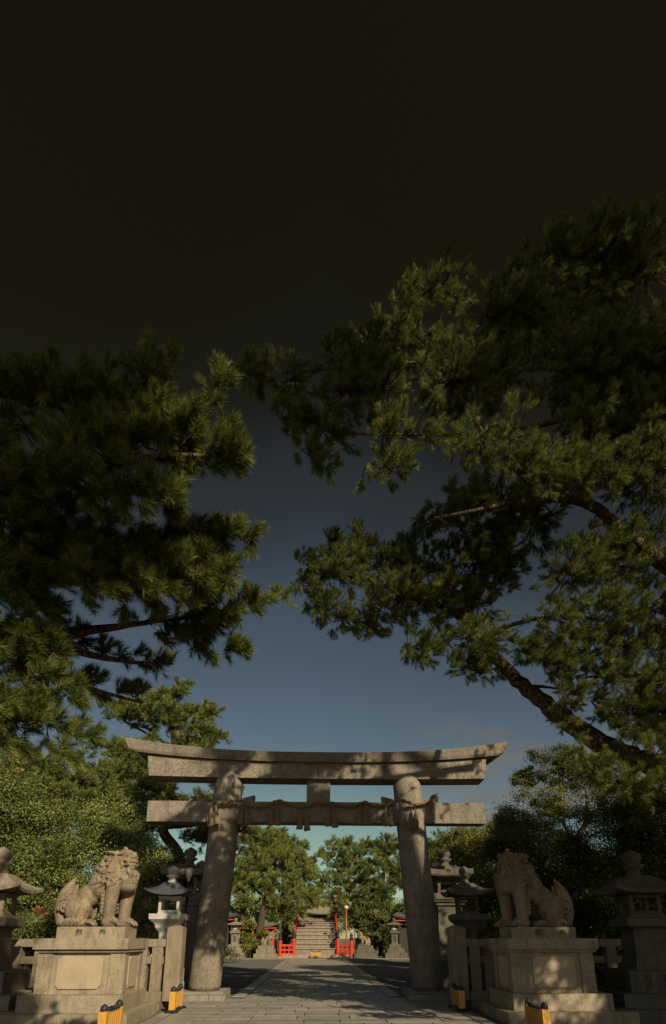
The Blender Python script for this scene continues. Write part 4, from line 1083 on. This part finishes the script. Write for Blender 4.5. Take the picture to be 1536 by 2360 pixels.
back_pine('bushy pine spreading above the left lion, between the near pine and the torii', 21.0, 200,
          [(190, 1790, 110, 42), (290, 1790, 70, 40), (120, 1760, 60, 30), (330, 1760, 40, 25), (110, 1820, 60, 35), (250, 1730, 40, 18), (250, 1840, 60, 30)],
          [(140, 2200, 21, .24), (150, 2000, 21, .2), (150, 1850, 21, .15), (200, 1790, 21, .08), (260, 1750, 21, .03)],
          [[(150, 1850, 21, .12), (230, 1815, 20.8, .08), (350, 1812, 20.6, .03)], [(155, 1840, 21, .1), (90, 1790, 21, .05)]], 2, tint=.62)
fl = 'pines flanking the bridge'
back_pine('broad sunlit pine with a leaning trunk and boughs hanging over the green-roofed pavilion', 49.0, 590,
          [(620, 2035, 60, 32), (660, 2075, 50, 30), (590, 2060, 40, 30), (560, 2010, 35, 40), (640, 1990, 60, 35), (690, 2010, 30, 30), (665, 2108, 22, 20), (700, 2060, 26, 24), (720, 2075, 22, 24), (545, 2060, 22, 34), (705, 2100, 16, 14)],
          [(590, 2190, 48.6, .42), (600, 2140, 49, .36), (605, 2110, 49, .30), (615, 2060, 49, .2), (640, 2000, 49, .08)],
          [[(610, 2090, 49, .16), (660, 2065, 48.6, .08), (700, 2050, 48.6, .03)], [(612, 2070, 49, .14), (570, 2030, 49, .06)]], 3, 'needle_far', 1.5, 5, fl, .66)
back_pine('tall pine with a slim trunk seen just right of the left torii column', 50.5, 560,
          [(560, 1960, 40, 40), (600, 1950, 50, 40), (545, 2020, 30, 30), (640, 1950, 40, 30), (660, 1990, 40, 26), (590, 1990, 45, 30), (575, 1925, 25, 22)],
          [(558, 2190, 50.5, .26), (560, 2130, 50.5, .24), (560, 2060, 50.5, .2), (570, 1990, 50.5, .13), (600, 1930, 50.5, .05)],
          [[(562, 2040, 50.5, .12), (600, 2010, 50.5, .06), (650, 1990, 50.5, .03)]], 4, 'needle_far', 1.4, 5, fl, .62)
back_pine('darker rounded pine farther back, beside the sky gap left of the bridge axis', 62.0, 640,
          [(640, 1930, 35, 18), (660, 1955, 45, 26), (690, 1985, 34, 25), (615, 1945, 34, 25), (710, 2020, 22, 20), (720, 2050, 24, 24)],
          [(660, 2180, 62, .4), (655, 2050, 62, .3), (650, 1940, 62, .1)], [], 5, 'needle_far', 1.8, 5, fl, .54)
back_pine('spreading pine right of the bridge with forked trunk and gaps of sky', 53.0, 790,
          [(790, 1955, 45, 18), (770, 1985, 40, 20), (815, 1990, 40, 28), (745, 1975, 24, 12), (800, 2025, 50, 26), (830, 1955, 24, 16), (760, 2030, 26, 14), (840, 2060, 40, 34), (795, 2080, 36, 24), (775, 2100, 16, 16), (765, 2070, 20, 22), (850, 2110, 30, 26), (820, 2120, 24, 20)],
          [(835, 2190, 53, .36), (825, 2100, 53, .3), (800, 2040, 53, .22), (775, 1990, 53, .12), (790, 1950, 53, .05)],
          [[(805, 2045, 53, .16), (830, 2010, 53, .1), (800, 1965, 53, .04)], [(780, 2000, 53, .09), (740, 1975, 53, .03)]], 6, 'needle_far', 1.5, 5, fl, .64)
back_pine('dense dark green pine beside the right torii column, right of the bridge', 52.0, 890,
          [(880, 1950, 40, 26), (900, 1985, 34, 34), (865, 1990, 40, 30), (885, 2040, 42, 36), (850, 2040, 34, 30), (880, 2090, 45, 30), (920, 1940, 30, 26), (925, 2010, 24, 40), (910, 2120, 34, 26), (860, 2100, 34, 26)],
          [(880, 2190, 52, .34), (884, 2080, 52, .26), (885, 1960, 52, .08)], [], 7, 'needle_far', 1.4, 5, fl, .54)
back_pine('pine whose tufted top shows just right of the right torii column', 34.0, 1010,
          [(1000, 1935, 34, 24), (1040, 1960, 30, 24), (1010, 1975, 36, 30), (960, 1960, 34, 30), (970, 2020, 30, 50)],
          [(1000, 2190, 34, .3), (1000, 2050, 34, .22), (1005, 1940, 34, .07)], [], 8, 'needle_far', 1.2, 5, None, .45)

# ---- broad-leaved trees
def broad(label, D, blobs, trunk, ls, m, seed, layers=3.2, limbs=(), clump=.42, tint=.45, spread=.24, bk='bark', name='broadleaf_tree', cat='tree', group=None, depth=.8):
    rs_ = random.Random(seed)
    b = P(trunk[0][0], trunk[0][1], trunk[0][2]); o = Vector((b.x, b.y, 0)); t = thing(name, label, cat, o, group=group)
    tr = [Vector(P(x, y, d)) - o for x, y, d, r in trunk]; tr[0].z = -.1
    bm = BM(); wtube(bm, tr, [q[3] for q in trunk], 10); obj('trunk', bm, M[bk], t, smooth=True)
    if limbs:
        bm = BM()
        for l in limbs: limb(bm, l, o, 7)
        obj('branches', bm, M[bk], t, smooth=True)
    bl = []
    for x, y, r, *dd in blobs:
        d = D + (dd[0] if dd else rs_.uniform(-depth, depth)); q = r / PPM(x, y, d)
        bl.append((P(x, y, d) - o, (q, q * .9, q * .85)))
    leaves('crown', bl, ls, M[m], t, layers, clump, tint, spread)
    return t
broad('dark glossy broadleaf tree filling the left edge behind the fence', 19.5,
      [(20, 1860, 80), (90, 1880, 80), (40, 1960, 90), (110, 1980, 80), (20, 2050, 70), (90, 2060, 70), (-60, 1900, 100), (60, 2130, 60), (160, 1950, 60), (-40, 2080, 90), (120, 2120, 50), (150, 2060, 60)],
      [(70, 2230, 20, .25), (70, 2050, 20, .18), (60, 1880, 20, .08)], .085, 'leaf', 21, tint=.44, layers=1.7)
broad('rounded sunlit broadleaf tree directly behind the left lion', 21.0,
      [(200, 1870, 70), (270, 1890, 70), (230, 1950, 80), (170, 1830, 50), (310, 1900, 55), (300, 1960, 60), (230, 2040, 80), (180, 2090, 70), (290, 2080, 70), (240, 2150, 60), (140, 1850, 40), (340, 1880, 35)],
      [(230, 2230, 21, .25), (230, 2050, 21, .18), (240, 1900, 21, .08)], .08, 'leaf', 22, tint=.66, layers=1.7)
broad('lighter flowering broadleaf shrub between the left lion and the white lantern', 18.5,
      [(370, 1990, 50), (400, 2030, 42), (350, 2050, 50), (380, 2100, 45), (330, 2110, 45), (410, 2000, 24), (345, 2160, 40), (390, 2150, 34), (320, 2010, 40), (420, 2080, 24)],
      [(370, 2230, 18.5, .12), (370, 2100, 18.5, .09), (375, 2000, 18.5, .04)], .07, 'leaf', 23, tint=.70, layers=2)
broad('tall thin-leaved tree with pole-like stem rising above the dark tree at left edge', 26.0,
      [(20, 1740, 50), (70, 1770, 45), (-20, 1790, 60), (110, 1800, 50), (40, 1820, 50), (180, 1790, 40)],
      [(20, 2200, 26, .2), (20, 1900, 26, .14), (22, 1760, 26, .06)], .11, 'leaf_light', 24, tint=.45, layers=1.2)
broad('yellow-green broadleaf tree just right of the right torii column', 30.0,
      [(1060, 1940, 40), (1110, 1930, 45), (1080, 1990, 50), (1140, 1960, 50), (1030, 1990, 40), (1050, 2040, 50), (1110, 2030, 50), (1150, 1900, 30), (1090, 2090, 50)],
      [(1080, 2220, 30, .25), (1080, 2080, 30, .18), (1090, 1950, 30, .07)], .12, 'leaf_light', 25, tint=.6, layers=1.7)
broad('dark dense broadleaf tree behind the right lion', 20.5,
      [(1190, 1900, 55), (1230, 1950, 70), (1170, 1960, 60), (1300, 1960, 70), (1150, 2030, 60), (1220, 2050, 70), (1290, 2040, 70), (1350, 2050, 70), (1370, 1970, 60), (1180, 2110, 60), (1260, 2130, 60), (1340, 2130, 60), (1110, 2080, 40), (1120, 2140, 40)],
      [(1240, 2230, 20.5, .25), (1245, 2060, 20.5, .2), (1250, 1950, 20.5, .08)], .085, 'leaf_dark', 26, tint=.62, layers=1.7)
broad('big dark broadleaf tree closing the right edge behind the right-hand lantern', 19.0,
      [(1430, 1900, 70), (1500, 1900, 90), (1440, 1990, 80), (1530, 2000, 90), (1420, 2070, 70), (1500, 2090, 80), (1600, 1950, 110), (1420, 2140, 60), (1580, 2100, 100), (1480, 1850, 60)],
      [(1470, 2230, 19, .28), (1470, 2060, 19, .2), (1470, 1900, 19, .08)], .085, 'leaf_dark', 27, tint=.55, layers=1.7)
broad('airy tall tree with pale bare stems rising above the right lion', 24.0,
      [(1250, 1740, 28), (1300, 1740, 34), (1220, 1790, 30), (1280, 1790, 40), (1340, 1760, 40), (1350, 1820, 50), (1210, 1830, 26), (1260, 1840, 45), (1310, 1860, 50), (1400, 1800, 45), (1250, 1890, 50), (1390, 1870, 50), (1230, 1740, 16), (1190, 1800, 14)],
      [(1330, 2230, 24, .22), (1320, 2050, 24, .18), (1322, 1980, 24, .16), (1335, 1930, 24, .13), (1355, 1880, 24, .10), (1352, 1830, 24, .07), (1355, 1760, 24, .03)], .10, 'leaf_light', 28, layers=.6, tint=.32, bk='pale_bark', depth=1.2,
      limbs=[[(1338, 1925, 24, .09), (1365, 1880, 23.8, .07), (1390, 1850, 23.6, .03)], [(1325, 1980, 24, .1), (1310, 1930, 23.6, .08), (1298, 1880, 23.4, .06), (1295, 1820, 23.2, .04), (1285, 1760, 23.2, .02)], [(1306, 1905, 23.6, .04), (1285, 1885, 23.5, .02)], [(1372, 2020, 22, .08), (1420, 1975, 21.8, .07), (1450, 1950, 21.6, .05), (1475, 1925, 21.5, .03)]])
broad('dark leafy shrubs beside the right bridge guardian', 50.0,
      [(860, 2110, 30), (890, 2130, 32), (920, 2150, 32), (870, 2160, 26), (840, 2130, 26), (930, 2110, 30)], [(885, 2200, 50, .15), (885, 2150, 50, .1), (885, 2110, 50, .05)], .24, 'leaf_dark', 29, clump=.4, name='shrub', cat='shrub', tint=.5)
broad('bright green shrub under the leaning pine by the left bridge guardian', 47.6,
      [(570, 2160, 16), (585, 2175, 16), (565, 2185, 14), (612, 2150, 12), (575, 2130, 14), (600, 2185, 10)], [(577, 2200, 47.6, .08), (577, 2180, 47.6, .05), (577, 2160, 47.6, .03)], .2, 'leaf_light', 30, clump=.25, name='shrub', cat='shrub', tint=.55)
# ---- unseen tree added beside the viewer, its crown placed to shade the right side
def side_shade_tree():
    rs_ = random.Random(41); o = Vector((14.5, 1.0, 0))
    t = thing('broadleaf_tree', 'unseen spreading broadleaf tree added beside the viewer to shade the right side', 'tree', o)
    bm = BM(); wtube(bm, [Vector(p) for p in ((0, 0, -.2), (.1, 0, 3), (-.2, .2, 7), (.3, .3, 12), (1, .2, 18))], [.5, .42, .36, .26, .1], 12); obj('trunk', bm, M['bark'], t, smooth=True)
    bm = BM()
    for e in ((-5, .5, 8.5), (-4, 0, 11), (3, .4, 11), (-3, .3, 14), (5, 0, 16), (3, .4, 20)): wtube(bm, [Vector((-.1, .1, e[2] - 4)), Vector((e[0] * .5, e[1], e[2] - 1.5)), Vector(e)], [.2, .13, .04], 8)
    obj('branches', bm, M['bark'], t, smooth=True); bl = []
    for _ in range(80): r = rs_.uniform(.4, .7); bl.append(((rs_.uniform(-5.6, .8), rs_.uniform(-1.6, 1.6), rs_.uniform(6.9, 11.4)), (r, r, r * .75)))
    for _ in range(50): r = rs_.uniform(.8, 1.4); bl.append(((rs_.uniform(1.5, 9), rs_.uniform(-1.5, 1.5), rs_.uniform(11, 22)), (r, r, r * .7)))
    leaves('crown', bl, .16, M['leaf'], t, 2.6, .3, .45)
side_shade_tree()
def tall_shade_tree(label, o, trunk, limbs, blobs, seed):  # unseen trees added behind the viewer, crowns placed to darken the near pines
    rs_ = random.Random(seed); o = Vector(o); t = thing('broadleaf_tree', label, 'tree', o)
    bm = BM(); wtube(bm, [Vector(p) for p in trunk], [.5, .42, .34, .25, .08], 12); obj('trunk', bm, M['bark'], t, smooth=True)
    bm = BM()
    for e in limbs: wtube(bm, [Vector((0, .1, e[2] - 3)), Vector((e[0] * .5, e[1] * .5, e[2] - 1.5)), Vector(e)], [.2, .13, .04], 8)
    obj('branches', bm, M['bark'], t, smooth=True); bl = []
    for n, x0, x1, z0, z1, r0, r1 in blobs:
        for _ in range(n): r = rs_.uniform(r0, r1); bl.append(((rs_.uniform(x0, x1), rs_.uniform(-.8, .8), rs_.uniform(z0, z1)), (r, r, r * .75)))
    leaves('crown', bl, .16, M['leaf'], t, 2.0, .3, .45)
tall_shade_tree('unseen slender broadleaf tree added behind the viewer to shade the pine foliage', (1.5, -8, 0), [(0, 0, -.2), (.1, 0, 4), (-.1, .2, 8), (.8, .1, 13), (2.5, 0, 18)], ((1.5, .2, 14), (-.6, 0, 13), (5.5, .1, 19.6)), ((30, -1.0, 2.6, 11.6, 15.4, .4, .75), (20, 4.2, 6.6, 18.8, 20.5, .5, .75)), 43)
tall_shade_tree('unseen very tall broadleaf tree added behind the viewer to shade the right crown', (17, -8.5, 0), [(0, 0, -.2), (.1, 0, 7), (-.2, .2, 14), (-1.5, .1, 21), (-3, 0, 28)], ((-4, .2, 20), (-6, 0, 26)), ((26, -6.2, -2.6, 20.2, 22.3, .5, .8), (16, -6.8, -3, 23.8, 25.2, .5, .8), (34, -8, 0, 25.2, 28.5, .7, 1.1)), 44)
def flowers(label, spots):
    o = P(*spots[0]); t = thing('flower_spray', label, 'flowers', o)
    bm = BM(); a = P(*spots[0]) - Vector(o) + Vector((0, 0, -.25))
    for s in spots: tube(bm, [a, a.lerp(P(*s) - Vector(o), .6) + Vector((0, 0, .03)), P(*s) - Vector(o)], [.012, .009, .006], 5)
    obj('stem', bm, M['pale_bark'], t)
    leaves('blossom', [(P(*s) - Vector(o), (.035, .035, .03)) for s in spots], .05, M['flower'], t, 4, .02, .5, per=6)
flowers('coral flower spray in shade between the far-left lantern and left lion', [(85, 2105, 15.5), (78, 2096, 15.5), (92, 2098, 15.6), (101, 2101, 15.5), (107, 2106, 15.5), (88, 2092, 15.6), (99, 2094, 15.6)])
flowers('red blossoms on the shrub just left of the white lantern roof', [(340, 2075, 16.2), (336, 2078, 16.2), (345, 2074, 16.2)])
flowers('coral blossoms low on the shrub beside the white lantern shaft', [(347, 2137, 16.0), (341, 2139, 16), (353, 2136, 16), (350, 2142, 16)])

# ---- far woodland closing the view
def woodland():
    rs_ = random.Random(4); bl = []
    for x in range(-75, 80, 5):
        if abs(x - 2) < 6: continue
        for k in range(3):
            y = rs_.uniform(70, 100) if abs(x) < 26 else rs_.uniform(40, 90); r = rs_.uniform(2.4, 3.8)
            bl.append(((x + rs_.uniform(-2, 2), y, rs_.uniform(2, 7.5)), (r, r, r * .9)))
    for x in (-6, -3, 8, 11, -1): bl.append(((x, 112 + x, 4 + abs(x) * .2), (4, 4, 3.5)))
    o = leaves('woodland', bl, .34, M['leaf'], None, 1.1, .7, .5)
    o['kind'] = 'stuff'; o['label'] = 'far wood of mixed green trees closing the view'
woodland()
def undergrowth():
    rs_ = random.Random(14); bl = []
    for s in (-1, 1):
        for k in range(60):
            x = s * rs_.uniform(6.5, 26); y = rs_.uniform(22, 44); r = rs_.uniform(.6, 1.3)
            if abs(x) < 9 and y > 38: continue
            bl.append(((x, y, r * .6), (r, r, r * .8)))
        for k in range(26):
            x = s * rs_.uniform(5.2, 14); y = rs_.uniform(16.5, 21.5); r = rs_.uniform(.5, .9)
            if abs(x) < 6.2 and y > 16.6: continue
            bl.append(((x, y, r * .6), (r, r, r * .9)))
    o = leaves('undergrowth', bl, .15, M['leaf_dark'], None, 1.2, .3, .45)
    o['kind'] = 'stuff'; o['label'] = 'dark leafy undergrowth under the trees on both sides'
undergrowth()
def litter():
    n = 420
    x = np.where(G.uniform(size=n) < .5, -1, 1) * G.uniform(3.3, 4.1, n); y = G.uniform(9, 15, n)
    x[300:] = G.uniform(-3, 3, 120); y[300:] = G.uniform(9, 30, 120); z = np.where(np.abs(x) > 3.5, -.022, .012)
    C = np.stack([x, y, z + G.uniform(0, .01, n)], 1); NR = unit(G.normal(size=(n, 3)) * .3 + np.array([0, 0, 1.]))
    a = unit(np.cross(NR, balls(n))); b = np.cross(NR, a); s = G.uniform(.03, .07, (n, 1))
    V = np.stack([C - a * s * .5, C + b * s * .3, C + a * s * .5, C - b * s * .3], 1).reshape(-1, 3)
    V[:, 2] = np.maximum(V[:, 2], np.repeat(z, 4) + .002)
    o = fast_mesh('fallen_leaves', V, np.arange(n * 4).reshape(-1, 4), M['litter'], None, np.repeat(G.uniform(size=n), 4)); o['kind'] = 'stuff'
litter()
